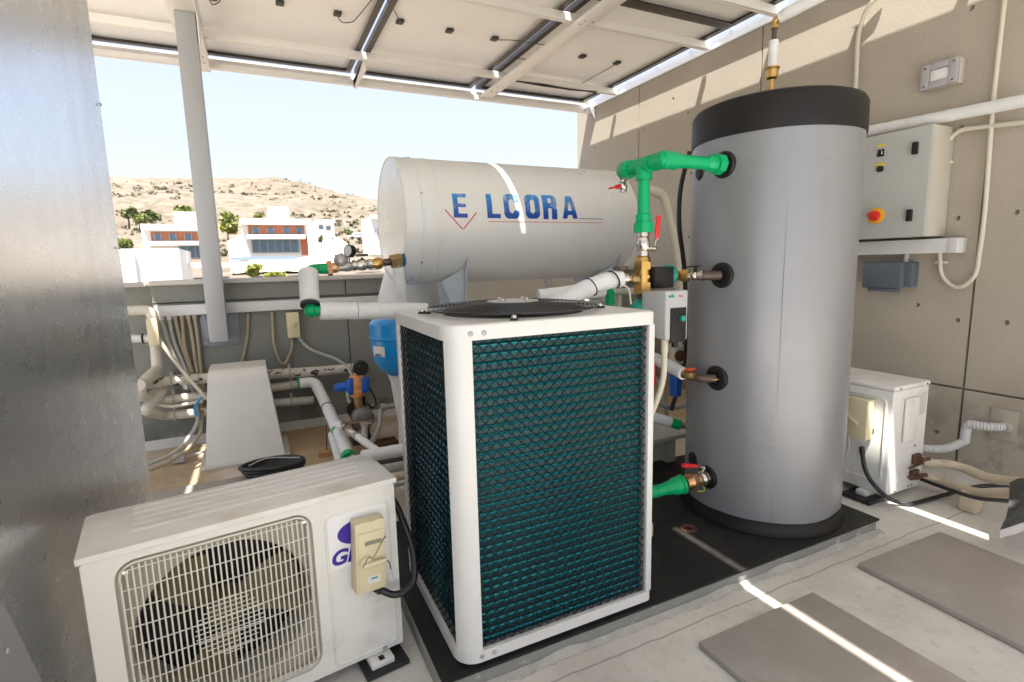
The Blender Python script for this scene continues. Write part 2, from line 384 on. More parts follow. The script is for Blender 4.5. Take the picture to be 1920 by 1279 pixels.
for j, y in enumerate(ys):
    for i in range(NX+1):
        x = (-.9+1.9*i/NX)*(y*1.0+40)
        V.append((x, y, ground(x, y)))
for j in range(NY):
    for i in range(NX): a = j*(NX+1)+i; Fc.append((a, a+1, a+NX+2, a+NX+1))
b._add(V, Fc, True); b.bm.faces.ensure_lookup_table(); struct('hillside', b, mat_hill())

# ---- concrete wall on the right, cast in bays with open joints and tie holes
cw = thing('concrete_wall', 'tall fair faced concrete wall on the right with tie holes and sunlit patches', 'wall', (3.5, 2, 0))
bk = B().box(3.53, 3.72, -6, 5.45, 0, 3.15); obj('wall_core', bk, WALLM, cw)
HOLES = [(1822,15),(1795,600),(1887,605),(1796,409),(1906,398),(1756,810),(1208,243),(1262,185),(1116,278),(1290,211),(1296,325),(1291,444),(1720,512+60),(1802,240),(1800,220)]
hp = [P(a, c, x=3.5) for a, c in HOLES[:-1]]
def cut_bay(y0, y1, z0, z1):
    bb = B().box(3.5, 3.53, y0, y1, z0, z1)
    me = bpy.data.meshes.new('bay'); bmesh.ops.recalc_face_normals(bb.bm, faces=bb.bm.faces[:]); bb.bm.to_mesh(me); o = bpy.data.objects.new('bay', me); COL.objects.link(o)
    hs = [h for h in hp if y0+.03 < h.y < y1-.03 and z0+.03 < h.z < z1-.03]
    if hs:
        c = B()
        for h in hs: c.cyl((3.49, h.y, h.z), (3.525, h.y, h.z), .016, .008, seg=14)
        bmesh.ops.recalc_face_normals(c.bm, faces=c.bm.faces[:]); mc = bpy.data.meshes.new('cut'); c.bm.to_mesh(mc); oc = bpy.data.objects.new('cut', mc); COL.objects.link(oc)
        mo = o.modifiers.new('b', 'BOOLEAN'); mo.object = oc; mo.operation = 'DIFFERENCE'; mo.solver = 'EXACT'
        dg = bpy.context.evaluated_depsgraph_get(); me2 = bpy.data.meshes.new_from_object(o.evaluated_get(dg))
        o.modifiers.clear(); bpy.data.objects.remove(oc)
    else: me2 = me
    r = B(); r.bm.from_mesh(me2); bpy.data.objects.remove(o)
    return r
for (y0, y1) in ((-6, .08), (.092, 1.5), (1.512, 2.93), (2.942, 4.33), (4.342, 5.45)):
    for (z0, z1) in ((0, .44), (.452, 3.15)):
        obj('wall_bay', cut_bay(y0, y1, z0, z1), WALLM, cw)
rimm = mat('pale_hole_rim', (.50,.47,.42), .8)

# ---- parapet behind the plant
pw = thing('parapet_wall', 'low grey green parapet wall with pale stone coping behind the pipes', 'wall', (1, 4.2, 0))
b = B().box(-6, 3.5, 4.24, 4.46, -.35, 1.11); obj('wall_core', b, PARAM, pw)
b = B()
for x0, x1 in ((-.645, .596), (.604, 2.2), (2.208, 3.498)):
    b.box(x0, x1, 4.2, 4.24, 0, .985); b.box(x0, x1, 4.2, 4.24, .995, 1.11)
obj('wall_panel', b, PARAM, pw)
b = B().box(-6, -.66, 4.165, 4.5, 1.105, 1.132, .004).box(-.655, 3.49, 4.16, 4.5, 1.11, 1.14, .004); obj('coping', b, COPING, pw)
b = B(); pts = [(x/10, 0) for x in range(-30, 36)]
b.prism([(-3, 4.2, .0), (-3, 4.17, .0), (-3, 4.198, .06)], (6.4, 0, 0)); obj('skirting_fillet', b, COPING, pw)

# ---- pavers lying on the floor
def slab(x0, x1, y0, y1, label, rz=0):
    c = ((x0+x1)/2, (y0+y1)/2); M = Matrix.Translation((c[0], c[1], 0)) @ Matrix.Rotation(rad(rz), 4, 'Z')
    b = B(M); b.box((x0-x1)/2, (x1-x0)/2, (y0-y1)/2, (y1-y0)/2,   .002, .022, .003)
    return solo('paver', b, PAVER, label, 'paving slab', 'grey paving slabs lying loose on the white floor')
slab(1.14, 1.68, .50, 1.10, 'grey paving slab crossed lengthwise by the long strip of sunlight')
slab(1.99, 2.53, .52, 1.13, 'grey paving slab lying below the short sunlit strip near the second outdoor unit', -1.5)
slab(.30, .84, .10, .66, 'grey paving slab of which only a corner shows at the bottom edge')
slab(-.72, -.05, 2.76, 3.30, 'grey paving slab between the white cowl and the near outdoor unit')

# ---- plinth with rubber sheet
pl = thing('equipment_plinth', 'low grey concrete plinth under the tall tank, topped with black rubber sheet', 'plinth', (1.4, 1.6, 0))
b = B().box(.36, 2.345, 1.27, 2.25, 0, .052, .004); obj('plinth_slab', b, PLINTH, pl)
b = B().box(.365, 2.352, 1.262, 2.25, .053, .062, .002); obj('rubber_sheet', b, MAT_RUB, pl)
b = B(); V = []; n_ = 120
for k in range(n_+1):
    x = .36+2.0*k/n_; a_ = .018+.022*abs(noise.noise(Vector((x*9, 0, 3))))+.012*noise.noise(Vector((x*40, 2, 3))); h_ = .012+.03*max(0, noise.noise(Vector((x*6, 5, 3)))); V += [(x, 1.269-a_, .0015), (x, 1.2685, max(.004, h_))]
b._add(V, [(2*k, 2*k+2, 2*k+3, 2*k+1) for k in range(n_)], True); obj('paint_smear', b, mat('screed_smear', (.40,.385,.35), .85, var=.3, vs=20, bump=.6), pl)
b = B(); c = P(1291, 990, z=.066)
b.ring((c.x, c.y, .064), .03, .004, 28, 6).ring((c.x, c.y, .063), .019, .004, 28, 6); obj('rusty_ring', b, RUST, pl)
c = P(1221, 1008, z=.063); b = B().box(c.x-.06, c.x+.012, c.y, c.y+.09, .063, .125, .006)
solo('concrete_block', b, COPING, 'small pale concrete block beside the lower right corner of the heat pump', 'block')

# ================================================================ SOLAR ROOF
COLS = [(-2.25,-1.05), (-1.02,-.315), (-.27,.910), (.945,2.075), (2.125,3.402)]  # first two columns leave an invented slit that lets a sun streak in
ROWS = [(3.146,5.17), (1.121,3.144), (-.905,1.119)]
JB = {(0,2): [(525,8),(633,28)], (0,3): [(750,43),(843,60),(927,75)], (0,4): [(1022,97),(1092,108),(1157,120)], (0,1): [(398,-2)]}
CABLES = {(0,2,1): [(633,31),(640,43),(662,42),(700,-4)], (0,3,0): [(750,40),(738,18),(722,-6)], (0,3,2): [(930,75),(965,75),(1030,86)], (0,4,0): [(1019,100),(1006,111),(985,112),(958,106)],
          (0,4,2): [(1153,122),(1118,141),(1086,160)], (0,1,0): [(391,-6),(397,10),(410,6),(416,-8)]}
def solar_panel(r, c):
    x0, x1 = COLS[c]; y0, y1 = ROWS[r]
    t = thing('solar_panel', None, 'solar panel', ((x0+x1)/2, (y0+y1)/2, 2.93), 'solar panels of the canopy roof')
    obj('backsheet', B().box(x0+.012, x1-.012, y0+.012, y1-.012, 2.962, 2.968), BACKS, t)
    f = B()
    f.box(x0, x1, y0, y0+.012, 2.93, 2.97).box(x0, x1, y1-.012, y1, 2.93, 2.97).box(x0, x0+.012, y0+.0122, y1-.0122, 2.93, 2.97).box(x1-.012, x1, y0+.0122, y1-.0122, 2.93, 2.97)
    f.box(x0+.0125, x1-.0125, y0+.0125, y0+.044, 2.931, 2.934).box(x0+.0125, x1-.0125, y1-.044, y1-.0125, 2.931, 2.934).box(x0+.0125, x0+.044, y0+.0445, y1-.0445, 2.931, 2.934).box(x1-.044, x1-.0125, y0+.0445, y1-.0445, 2.931, 2.934)
    obj('frame', f, BRONZEF, t)
    if (r, c) in JB: js = [P(a, d, z=2.945) for a, d in JB[(r, c)]]
    else: js = [Vector((x0+(x1-x0)*k, (y0+y1)/2, 0)) for k in (.2,.5,.8)]
    for k, j in enumerate(js):
        jb = B().box(j.x-.026, j.x+.026, j.y-.032, j.y+.032, 2.944, 2.9615, .004); jo = obj('junction_box', jb, JBOX, t)
        run = CABLES.get((r, c, k))
        if run: obj('cable', B().tube([P(a, d, z=2.935 if 0 < q < len(run)-1 else 2.952) for q, (a, d) in enumerate(run)], .0032, 6, fil=.08), CABLE, jo)
    lab = {(0,4): 'solar panel in the far right corner of the canopy next to the concrete wall',
           (0,3): 'solar panel of the far row between the thin bright gap and the wide perforated rafter',
           (0,2): 'solar panel of the far row directly right of the steel post',
           (0,1): 'narrow solar panel of the far row between steel panel and steel post',
           (1,4): 'second row solar panel above the grey tank, its dark edge crossing the upper right',
           (1,3): 'second row solar panel left of the wide rafter at the top edge'}.get((r, c))
    if lab: t['label'] = lab
    else: t['label'] = 'solar panel in the %s row of the canopy, %s from the left' % (('farthest','middle','nearest')[r], ('first','second','third','fourth','fifth')[c])
    return t
for r in range(3):
    for c in range(5): solar_panel(r, c)
RAILG = 'cream aluminium rails across the canopy'
for y, lab in ((4.65, 'cream rail nearest the far edge of the solar canopy, cables tied along it'), (3.42, 'cream rail crossing the middle of the far right solar panel'),
               (2.78, 'cream rail in the second row ending above the tall grey tank'), (1.55, 'cream canopy rail fourth from the far edge, above the tank'), (.66, 'cream canopy rail fifth from the far edge, above the heat pump'), (-.5, 'cream canopy rail nearest the camera, overhead')):
    b = B().box(-2.3, 3.455, y-.022, y-.004, 2.872, 2.928, .002).box(-2.3, 3.455, y+.004, y+.022, 2.872, 2.928, .002).box(-2.3, 3.455, y-.0035, y+.0035, 2.89, 2.925)
    solo('roof_rail', b, ALUW, lab or 'cream canopy rail outside the picture above the camera', 'rail', RAILG)
RAFT = 'rafters carrying the canopy rails'
def rafter(x0, x1, y0, y1, z0, z1, label):
    t = thing('roof_rafter', label, 'rafter', ((x0+x1)/2, y1, z0), RAFT)
    obj('beam', B().box(x0, x1, y0, y1, z0, z1, .004), ALUW, t)
    q = B()
    for yy in (3.30, 3.36, 4.78, 4.92):
        for xx in (x0+.03, x1-.03): q.cyl((xx, yy, z0-.004), (xx, yy, z0+.001), .008, seg=10)
    obj('bolts', q, STEEL, t)['kind'] = 'stuff'
    return t
rafter(2.158, 2.28, -1, 5.13, 2.845, 2.871, 'wide pale rafter plate with bolts running from the far beam over the white tank')
rafter(-.36, -.20, -1, 5.13, 2.785, 2.868, 'pale rafter resting on top of the steel post')
b = B().box(.93, .955, 4.66, 5.16, 2.80, 2.871, .002); b.prism([(.93, 5.16, 2.80), (.93, 5.16, 2.87), (.93, 4.7, 2.87)], (.006, 0, 0))
solo('beam_bracket', b, ALUW, 'small white bracket at the far beam below the thin bright gap', 'bracket')
b = B().box(-2.3, 3.48, 5.145, 5.20, 2.83, 2.84).box(-2.3, 3.48, 5.19, 5.20, 2.8402, 2.925).box(-2.3, 3.48, 5.145, 5.151, 2.8402, 2.87)
solo('edge_beam', b, ALUW, 'long cream beam closing the far edge of the solar canopy against the sky', 'beam')
b = B().box(3.468, 3.495, -1, 5.20, 2.868, 2.88).box(3.488, 3.498, -1, 5.20, 2.8802, 3.08)
for k in range(14): b.cyl((3.484, 4.9-k*.42, 2.96), (3.489, 4.9-k*.42, 2.96), .012, seg=10)
solo('wall_channel', b, ALU, 'bright aluminium channel bolted along the top of the concrete wall', 'beam')
b = B().box(3.40, 3.47, 5.08, 5.14, 2.80, 2.868, .006); b.prism([(3.40, 5.07, 2.868), (3.497, 5.07, 2.868), (3.497, 5.07, 2.74)], (0, .008, 0))
solo('corner_bracket', b, ALU, 'small aluminium bracket where far beam and wall meet', 'bracket')
b = B().box(.87, .955, .60, 1.45, 2.972, 2.98); solo('sun_blocker', b, ALU, 'added strip blocking sun through part of the gap above the heat pump', 'sun blocker')  # added out of view to block sun, so the plinth stripe ends
b = B().box(2.05, 2.15, .62, 2.7, 2.972, 2.98).box(2.05, 2.15, -.9, -.03, 2.972, 2.98); solo('sun_blocker', b, ALU, 'added strip blocking sun through the gap beside the wide rafter above the grey tank', 'sun blocker')  # added overhead blockers: shorten the second floor strip, keep sun off the tank cap
# cable bundle tied under the far rail
b = B()
for k in range(3): b.tube([(2.3+.3*j, 4.62+.008*k+.006*math.sin(j*3+k), 2.862+.008*math.sin(j*2.1+k)) for j in range(4)], .006, 6)
solo('cable_bundle', b, CABLE, 'black cables tied under the far rail in the right corner of the canopy', 'cables')
# post
ps = thing('steel_post', 'grey steel post bolted to the parapet and rising to the canopy', 'post', (-.26, 4.15, .69))
obj('shaft', B().box(-.325, -.212, 4.015, 4.125, .725, 2.784, .004), STEEL, ps)
obj('base_plate', B().box(-.385, -.145, 4.19, 4.1985, .675, .92, .002).box(-.32, -.217, 4.126, 4.189, .73, .90), PLATEM, ps)
for x in (-.355, -.172):
    for z in (.71, .885): obj('bolt', B().cyl((x, 4.189, z), (x, 4.180, z), .017, seg=20).cyl((x, 4.180, z), (x, 4.168, z), .011, seg=6, smooth=False), PLATEM, ps)
gp = B(); gp.prism([(-.205, 4.02, 2.784), (-.205, 4.35, 2.784), (-.205, 4.02, 2.60)], (.006, 0, 0)); obj('gusset', gp, ALUW, ps)

# ================================================================ STEEL PANEL at left
t = thing('metal_screen', 'tall scuffed brushed stainless steel panel at the left edge of the picture', 'panel', (-.5, 1.7, 0))
b = B(); PX = -.50
yr = P(283, 920, x=PX).y
V = []; Fc = []; ny, nz = 30, 40
for j in range(nz+1):
    for i in range(ny+1):
        y = .55+(yr-.55)*i/ny; z = .01+2.6*j/nz
        V.append((PX+.004*noise.noise(Vector((y*1.1, z*.9, 5))), y, z))
for j in range(nz):
    for i in range(ny): a = j*(ny+1)+i; Fc.append((a, a+1, a+ny+2, a+ny+1))
b._add(V, Fc, True); obj('sheet', b, STAIN, t)
obj('folded_edge', B().box(PX-.05, PX-.004, .55, yr, .005, 2.61), STAIN, t)
q = B()
for z in (.2, .75, 1.3, 1.85, 2.4): q.cyl((PX+.004, yr-.03, z), (PX+.009, yr-.03, z), .006, seg=10)
obj('rivets', q, STEEL, t)['kind'] = 'stuff'

b = B(); gpp = [P(a, c, x=PX+.035) for a, c in ((-260,900),(-60,1010),(0,1130),(75,1279),(120,1380),(-260,1380))]
b.prism(gpp, (.004, 0, 0)); q = P(8, 1222, x=PX+.036); t = solo('cover_plate', b, PLATEM, 'bluish galvanised cover plate with slanting edge in the lower left corner', 'metal plate')
obj('rivet', B().lathe(q+Vector((.004,0,0)), (1,0,0), [(0,.006),(.002,.005),(.003,0)], 12), STEEL, t)
# ================================================================ HEAT PUMP
HX0, HX1, HY0, HY1, HZ0, HZ1 = .42, 1.10, 1.27, 1.84, .075, 1.045
RC = .062
hp_ = thing('heat_pump', 'white framed pool heat pump with black mesh over blue green coil, standing on plinth', 'heat pump', ((HX0+HX1)/2, (HY0+HY1)/2, .062))
def rrect(x0, x1, y0, y1, r, n=8, inset=0):
    x0 += inset; x1 -= inset; y0 += inset; y1 -= inset; r = max(r-inset, .003); out = []
    for cx, cy, a0, rr in ((x0+r, y0+r, math.pi, r), (x1-.02, y0+.02, 1.5*math.pi, .02), (x1-.02, y1-.02, 0, .02), (x0+.02, y1-.02, .5*math.pi, .02)):
        m_ = n if rr == r else 4
        for k in range(m_+1): a = a0+.5*math.pi*k/m_; out.append((cx+rr*math.cos(a), cy+rr*math.sin(a)))
    res = []; ns = (n+1, 5, 5, 5); ends = []; q_ = 0
    for v in ns: q_ += v; ends.append(q_-1)
    for i, (x, y) in enumerate(out):
        x2, y2 = out[(i+1) % len(out)]; k_ = 14 if i in ends else 1
        for q in range(k_): res.append((x+(x2-x)*q/k_, y+(y2-y)*q/k_))
    return res
def band(bb, z0, z1, inset0=0, inset1=.012, top=False):
    o = rrect(HX0, HX1, HY0, HY1, RC, inset=inset0); i = rrect(HX0, HX1, HY0, HY1, RC, inset=inset1); n = len(o)
    V = [(x, y, z0) for x, y in o]+[(x, y, z1) for x, y in o]+[(x, y, z0) for x, y in i]+[(x, y, z1) for x, y in i]; Fc = []
    for k in range(n):
        l = (k+1) % n; Fc += [(k, l, n+l, n+k), (2*n+l, 2*n+k, 3*n+k, 3*n+l), (n+k, n+l, 3*n+l, 3*n+k), (l, k, 2*n+k, 2*n+l)]
    bb._add(V, Fc, False)
FCX, FCY, FR = (HX0+HX1)/2-.012, (HY0+HY1)/2+.005, .235
b = B(); band(b, HZ1-.042, HZ1-.004, 0, .010)
# lid with the round fan opening
o = rrect(HX0, HX1, HY0, HY1, RC); n = len(o); V = [(x, y, HZ1) for x, y in rrect(HX0, HX1, HY0, HY1, RC, inset=.004)]+[(x, y, HZ1-.004) for x, y in o]
for x, y in o: a = math.atan2(y-FCY, x-FCX); V.append((FCX+FR*math.cos(a), FCY+FR*math.sin(a), HZ1))
for x, y in o: a = math.atan2(y-FCY, x-FCX); V.append((FCX+FR*math.cos(a), FCY+FR*math.sin(a), HZ1-.03))
Fc = []
for k in range(n): l = (k+1) % n; Fc += [(k, l, n+l, n+k), (k, 2*n+k, 2*n+l, l), (2*n+k, 3*n+k, 3*n+l, 2*n+l)]
b._add(V, Fc, False); top = obj('lid', b, WHITE, hp_)
b = B(); band(b, HZ0, HZ0+.034, 0, .012); i = rrect(HX0, HX1, HY0, HY1, RC, inset=.012); b._add([(x, y, HZ0+.01) for x, y in i], [tuple(range(len(i)))]); obj('base_tray', b, WHITE, hp_)
# corner post, following the rounded corner
b = B(); cx, cy = HX0+RC, HY0+RC; arc = [(HX0+.003, cy+.004)]
arc = []
for k in range(9): a = math.pi+.5*math.pi*(.18+.82*k/8); arc.append((cx+(RC-.003)*math.cos(a), cy+(RC-.003)*math.sin(a)))
arc.append((cx+.008, HY0+.003))
m2 = len(arc); V = []
for (x, y) in arc:
    d = Vector((x-cx-.004, y-cy, 0)).normalized() if abs(x-cx) > .01 else Vector((0,-1,0)); V += [(x, y, HZ0+.034), (x, y, HZ1-.042), (x-d.x*.004, y-d.y*.004, HZ0+.034), (x-d.x*.004, y-d.y*.004, HZ1-.042)]
Fc = []
for k in range(m2-1): a = 4*k; Fc += [(a, a+4, a+5, a+1), (a+2, a+3, a+7, a+6)]
Fc += [(0, 1, 3, 2), (4*m2-4, 4*m2-2, 4*m2-1, 4*m2-3)]
b._add(V, Fc, True); obj('corner_post', b, WHITE, hp_)
obj('corner_post', B().box(HX1-.024, HX1-.002, HY0+.003, HY0+.02, HZ0+.034, HZ1-.042, .002).box(HX1-.006, HX1-.002, HY0+.0205, HY0+.06, HZ0+.034, HZ1-.042), WHITE, hp_)
obj('corner_post', B().box(HX0+.003, HX0+.018, HY1-.03, HY1-.003, HZ0+.034, HZ1-.042, .002), WHITE, hp_)
obj('side_panel', B().box(HX1-.006, HX1-.003, HY0+.061, HY1-.02, HZ0+.034, HZ1-.042), WHITE, hp_)
obj('back_panel', B().box(HX0+.02, HX1-.02, HY1-.006, HY1-.003, HZ0+.034, HZ1-.042), WHITE, hp_)
b = B()
for x in (HX0+.066, HX0+.104):
    for z in (HZ1-.024, HZ0+.018): b.lathe((x, HY0-.0005, z), (0,-1,0), [(0,.0075),(.003,.0065),(.0035,.003),(.0015,.002)], 14)
b.cyl((HX1-.001, HY0+.03, HZ0+.02), (HX1+.008, HY0+.03, HZ0+.02), .007, seg=12).cyl((HX1-.001, HY0+.03, HZ1-.02), (HX1+.008, HY0+.03, HZ1-.02), .007, seg=12)
obj('screw', b, STEEL, hp_)['kind'] = 'stuff'
for x in (HX0+.06, HX1-.06):
    for y in (HY0+.05, HY1-.05): obj('foot', B().box(x-.03, x+.03, y-.03, y+.03, .0625, .0748), RUB, hp_)
# coil: fins and tubes following front, rounded corner and left side
def coil_path(off, r=.07):
    x0, y0 = HX0+off, HY0+off; P_ = [(HX1-.03, y0)]
    for k in range(9): a = 1.5*math.pi-.5*math.pi*k/8; P_.append((x0+r+r*math.cos(a), y0+r+r*math.sin(a)))
    P_.append((x0, HY1-.03)); return P_
b = B(); cp = coil_path(.034); V = []; Fc = []
for (x, y) in cp: V += [(x, y, HZ0+.03), (x, y, HZ1-.03)]
for k in range(len(cp)-1): Fc.append((2*k, 2*k+2, 2*k+3, 2*k+1))
b._add(V, Fc, True)
FINB = mat('dark_fin_pack', (.005,.044,.055), .36, .4, var=.3, vs=8); tt = FINB.node_tree
tc = N(tt, 'ShaderNodeTexCoord'); wv = N(tt, 'ShaderNodeTexWave', wave_type='BANDS', bands_direction='DIAGONAL'); mp = N(tt, 'ShaderNodeMapping'); mp.inputs['Scale'].default_value = (1,1,0)
tt.links.new(tc.outputs['Object'], mp.inputs[0]); tt.links.new(mp.outputs[0], wv.inputs[0]); wv.inputs['Scale'].default_value = 60
bn = N(tt, 'ShaderNodeBump'); bn.inputs['Strength'].default_value = .0; bn.inputs['Distance'].default_value = .001; tt.links.new(wv.outputs[1], bn.inputs['Height']); tt.links.new(bn.outputs[0], tt.nodes['Principled BSDF'].inputs['Normal'])
coil = obj('coil', b, FINB, hp_)
b = B(); z = HZ0+.045
while z < HZ1-.045:
    b.tube([(x, y, z) for x, y in coil_path(.0315)], .0052, 6, caps=False); z += .0254
obj('coil_tubes', b, TUBEM, coil)
# black wire mesh on two sides
def mesh_side(p0, dx, L, name, lab=None):
    b = B(); p0 = Vector(p0); dx = Vector(dx); pitch = .031; rise = .0265; z = HZ0+.04; k = 0
    nrm = Vector((dx.y, -dx.x, 0))
    while z < HZ1-.05:
        n_ = int(L/(pitch/2)); pts = []
        for i in range(n_+1):
            up = (i+k) % 2
            pts.append(p0+dx*(i*pitch/2)+Vector((0,0,z+(rise*.46 if up else 0)))+nrm*(.0015 if up else 0))
            pts.append(p0+dx*(min(L, i*pitch/2+pitch*.2))+Vector((0,0,z+(rise*.46 if up else 0))))
        b.tube(pts, .0015, 4, caps=False, smooth=False); z += rise*.54; k += 1
    return obj(name, b, WIRE, hp_, lab)
mesh_side((HX0+.070, HY0+.011, 0), (1,0,0), HX1-HX0-.096, 'mesh_guard')
mesh_side((HX0+.011, HY1-.032, 0), (0,-1,0), HY1-HY0-.075, 'mesh_guard')
# fan under a wire guard
fan = obj('fan', B().lathe((FCX, FCY, HZ1-.16), (0,0,1), [(0,0),(0,.06),(.05,.06),(.06,.04),(.06,0)], 20), BLACKP, hp_)
b = B()
for k in range(4):
    a0 = math.pi/2*k+.4; V = []
    for i in range(7):
        rr = .06+.19*i/6
        for j in range(5):
            a = a0+(j-2)*.2*(1+.3*i/6); V.append((FCX+rr*math.cos(a), FCY+rr*math.sin(a), HZ1-.13+(j-2)*.014))
    b._add(V, [(i*5+j, i*5+j+1, i*5+j+6, i*5+j+5) for i in range(6) for j in range(4)], True)
obj('fan_blade', b, BLACKP, fan)
obj('fan_shroud', B().lathe((FCX, FCY, HZ1-.3), (0,0,1), [(0,FR+.004),(.27,FR+.004),(.29,FR+.006)], 48), DARK, hp_)
b = B(); GR = .276; gz = HZ1+.018
nr = 16
for k in range(nr):
    R_ = .085+(GR-.085)*k/(nr-1); b.ring((FCX, FCY, gz+.012-.014*(k/(nr-1))**2), R_,   .0021 if k < nr-1 else .0035, 56, 6)
for k in range(8):
    a = 2*math.pi*(k+.3)/8; c, s = math.cos(a), math.sin(a)
    b.tube([(FCX+.07*c, FCY+.07*s, gz+.010), (FCX+.2*c, FCY+.2*s, gz+.004), (FCX+GR*c, FCY+GR*s, gz-.002)], .003, 6)
grd = obj('fan_guard', b, mat('glossy_black_wire', (.016,.016,.017), .22), hp_)
obj('guard_disc', B().lathe((FCX, FCY, gz+.011), (0,0,1), [(0,.085),(.005,.085),(.007,.07),(.007,0)], 40), GREYP, grd)
b = B()
for k in range(4): a = math.pi/2*k+.5; b.lathe((FCX+.055*math.cos(a), FCY+.055*math.sin(a), gz+.018), (0,0,1), [(0,.008),(.006,.008),(.009,.004),(.009,0)], 10)
obj('guard_screw', b, CHROME, grd)['kind'] = 'stuff'
for k, a in enumerate((rad(-115), rad(-20), rad(65), rad(160))):
    c, s = math.cos(a), math.sin(a); M = frame((FCX, FCY, HZ1), (c, s, 0), (-s, c, 0), (0,0,1)); tb = B(M)
    tb.box(GR-.01, GR+.032, -.011, .011, .001, .007, .003); to = obj('guard_tab', tb, BLACKP, hp_)
    obj('tab_screw', B(M).lathe((GR+.018, 0, .007), (0,0,1), [(0,.009),(.003,.009),(.008,.005),(.008,0)], 12), CHROME, to)

# ================================================================ TALL GREY TANK
TX, TY, TR, TZ0, TZ1 = 2.030, 1.623, .3285, .063, 1.82
tk = thing('hot_water_tank', 'tall grey vinyl covered hot water tank with black cap and black foot', 'water tank', (TX, TY, TZ0))
def tkp(px, py, r=TR): return hitcyl(px, py, TX, TY, r)
prof = []; 
V = []; Fc = []; SEG = 96; NZ = 44
for j in range(NZ+1):
    z = .118+(1.685-.118)*j/NZ
    for k in range(SEG):
        a = 2*math.pi*k/SEG; rr = TR+.0055*noise.noise(Vector((math.cos(a)*2, math.sin(a)*2, z*1.3)))+.0012*noise.noise(Vector((math.cos(a)*9, math.sin(a)*9, z*5)))
        rr -= .006*math.exp(-((z-1.66)/.03)**2)*0
        V.append((TX+rr*math.cos(a), TY+rr*math.sin(a), z))
for j in range(NZ):
    for k in range(SEG): l = (k+1) % SEG; Fc.append((j*SEG+k, j*SEG+l, (j+1)*SEG+l, (j+1)*SEG+k))
body = obj('jacket', B()._add(V, Fc, True), TANKG, tk)
# welded seam down the jacket
a = math.atan2(tkp(1466,600).y-TY, tkp(1466,600).x-TX)
sb = B().bar((TX+(TR+.001)*math.cos(a), TY+(TR+.001)*math.sin(a), .12), (TX+(TR+.001)*math.cos(a), TY+(TR+.001)*math.sin(a) , 1.683), .003, .003, (math.cos(a), math.sin(a), 0)); obj('seam', sb, TANKG, tk)
obj('cap', B().lathe((TX, TY, 0), (0,0,1), [(1.672,TR+.0045),(1.682,TR+.006),(1.79,TR+.004),(1.808,TR-.006),(1.818,TR-.03),(1.822,.2),(1.822,0)], 96), TANKB, tk)
obj('foot_ring', B().lathe((TX, TY, 0), (0,0,1), [(TZ0,TR+.016),(TZ0+.012,TR+.017),(TZ0+.03,TR+.009),(.122,TR+.006),(.124,TR-.01)], 80), BLACKP, tk)
PORT = {}
for nm, px, py in (('top',1357,309),('upper',1353,516),('lower',1343,709),('bottom',1326,894)):
    h = tkp(px, py); n_ = Vector((h.x-TX, h.y-TY, 0)).normalized(); PORT[nm] = (h, n_)
    obj('port_rosette', B().lathe(h-n_*.01, n_, [(0,.052),(.012,.052),(.018,.046),(.019,.030),(.010,.026),(.010,0)], 32), BLACKP, tk)
h = tkp(1312, 325); n_ = Vector((h.x-TX, h.y-TY, 0)).normalized(); obj('sensor_port', B().lathe(h-n_*.006, n_, [(0,.03),(.008,.03),(.010,.022),(.016,.02),(.016,0)], 24), BLACKP, tk)
h = tkp(1300, 862); n_ = Vector((h.x-TX, h.y-TY, 0)).normalized(); obj('sensor_port', B().lathe(h-n_*.006, n_, [(0,.035),(.012,.035),(.014,0)], 24), BLACKP, tk)

# ---- fittings helpers
def valve(b_body, p, d, r, L):
    d = Vector(d).normalized(); b_body.lathe(Vector(p), d, [(0,r*1.15),(L*.2,r*1.15),(L*.2,r*.9),(L*.35,r*1.2),(L*.5,r*1.3),(L*.65,r*1.2),(L*.8,r*.9),(L*.8,r*1.15),(L,r*1.15)], 20)
def hexn(b_, p, d, r, L): b_.tube([Vector(p), Vector(p)+Vector(d).normalized()*L], r, 6, smooth=False)

# ---- green loop at the top port
h, n_ = PORT['top']
zc = h.z; A1 = Vector((1.50, 1.70, zc)); A0 = h+n_*.012
A1 = P(1245, 300, z=zc); A2 = P(1168, 321, z=zc)
T_ = A1.lerp(A2, .46); T_.z = zc
t = thing('green_pipe_loop', 'thick green plastic pipe with tee leaving the upper port of the grey tank', 'pipe', (T_.x, T_.y, 1.3))
b = B(); b.tube([A0, A1, A2], .0245, 18, fil=.025)
b.lathe(A1+(A0-A1).normalized()*.06, (A1-A0).normalized(), [(0,.024),(.002,.0325),(.055,.0325),(.075,.0325)], 20)
b.lathe(A1+(A2-A1).normalized()*.05, (A1-A2).normalized(), [(0,.024),(.002,.0325),(.04,.0325),(.065,.0325)], 20); b.ball(A1, .034)
dt = (A2-A1).normalized()
b.lathe(T_-dt*.045, dt, [(0,.024),(.002,.032),(.088,.032),(.09,.024)], 20); b.cyl(T_, T_-Vector((0,0,.055)), .032, seg=20)
b.lathe(A2-dt*.05, dt, [(0,.024),(.002,.0365),(.045,.0365),(.06,.027),(.062,0)], 20)
d0 = (A0-A1).normalized(); b.lathe(A0-d0*.085, d0, [(0,.024),(.01,.030),(.045,.030),(.046,.040),(.08,.040),(.081,.030)], 8, smooth=False)
CB = P(1210, 437, y=T_.y); CBz = CB.z; cx_, cy_ = T_.x, T_.y
b.cyl((cx_,cy_,zc-.05), (cx_,cy_,CBz+.02), .0235, seg=20)
b.lathe((cx_,cy_,CBz+.075), (0,0,-1), [(0,.0235),(.004,.030),(.035,.030),(.036,.038),(.073,.038),(.075,.02)], 8, smooth=False)
obj('pipe_run', b, GREEN, t)
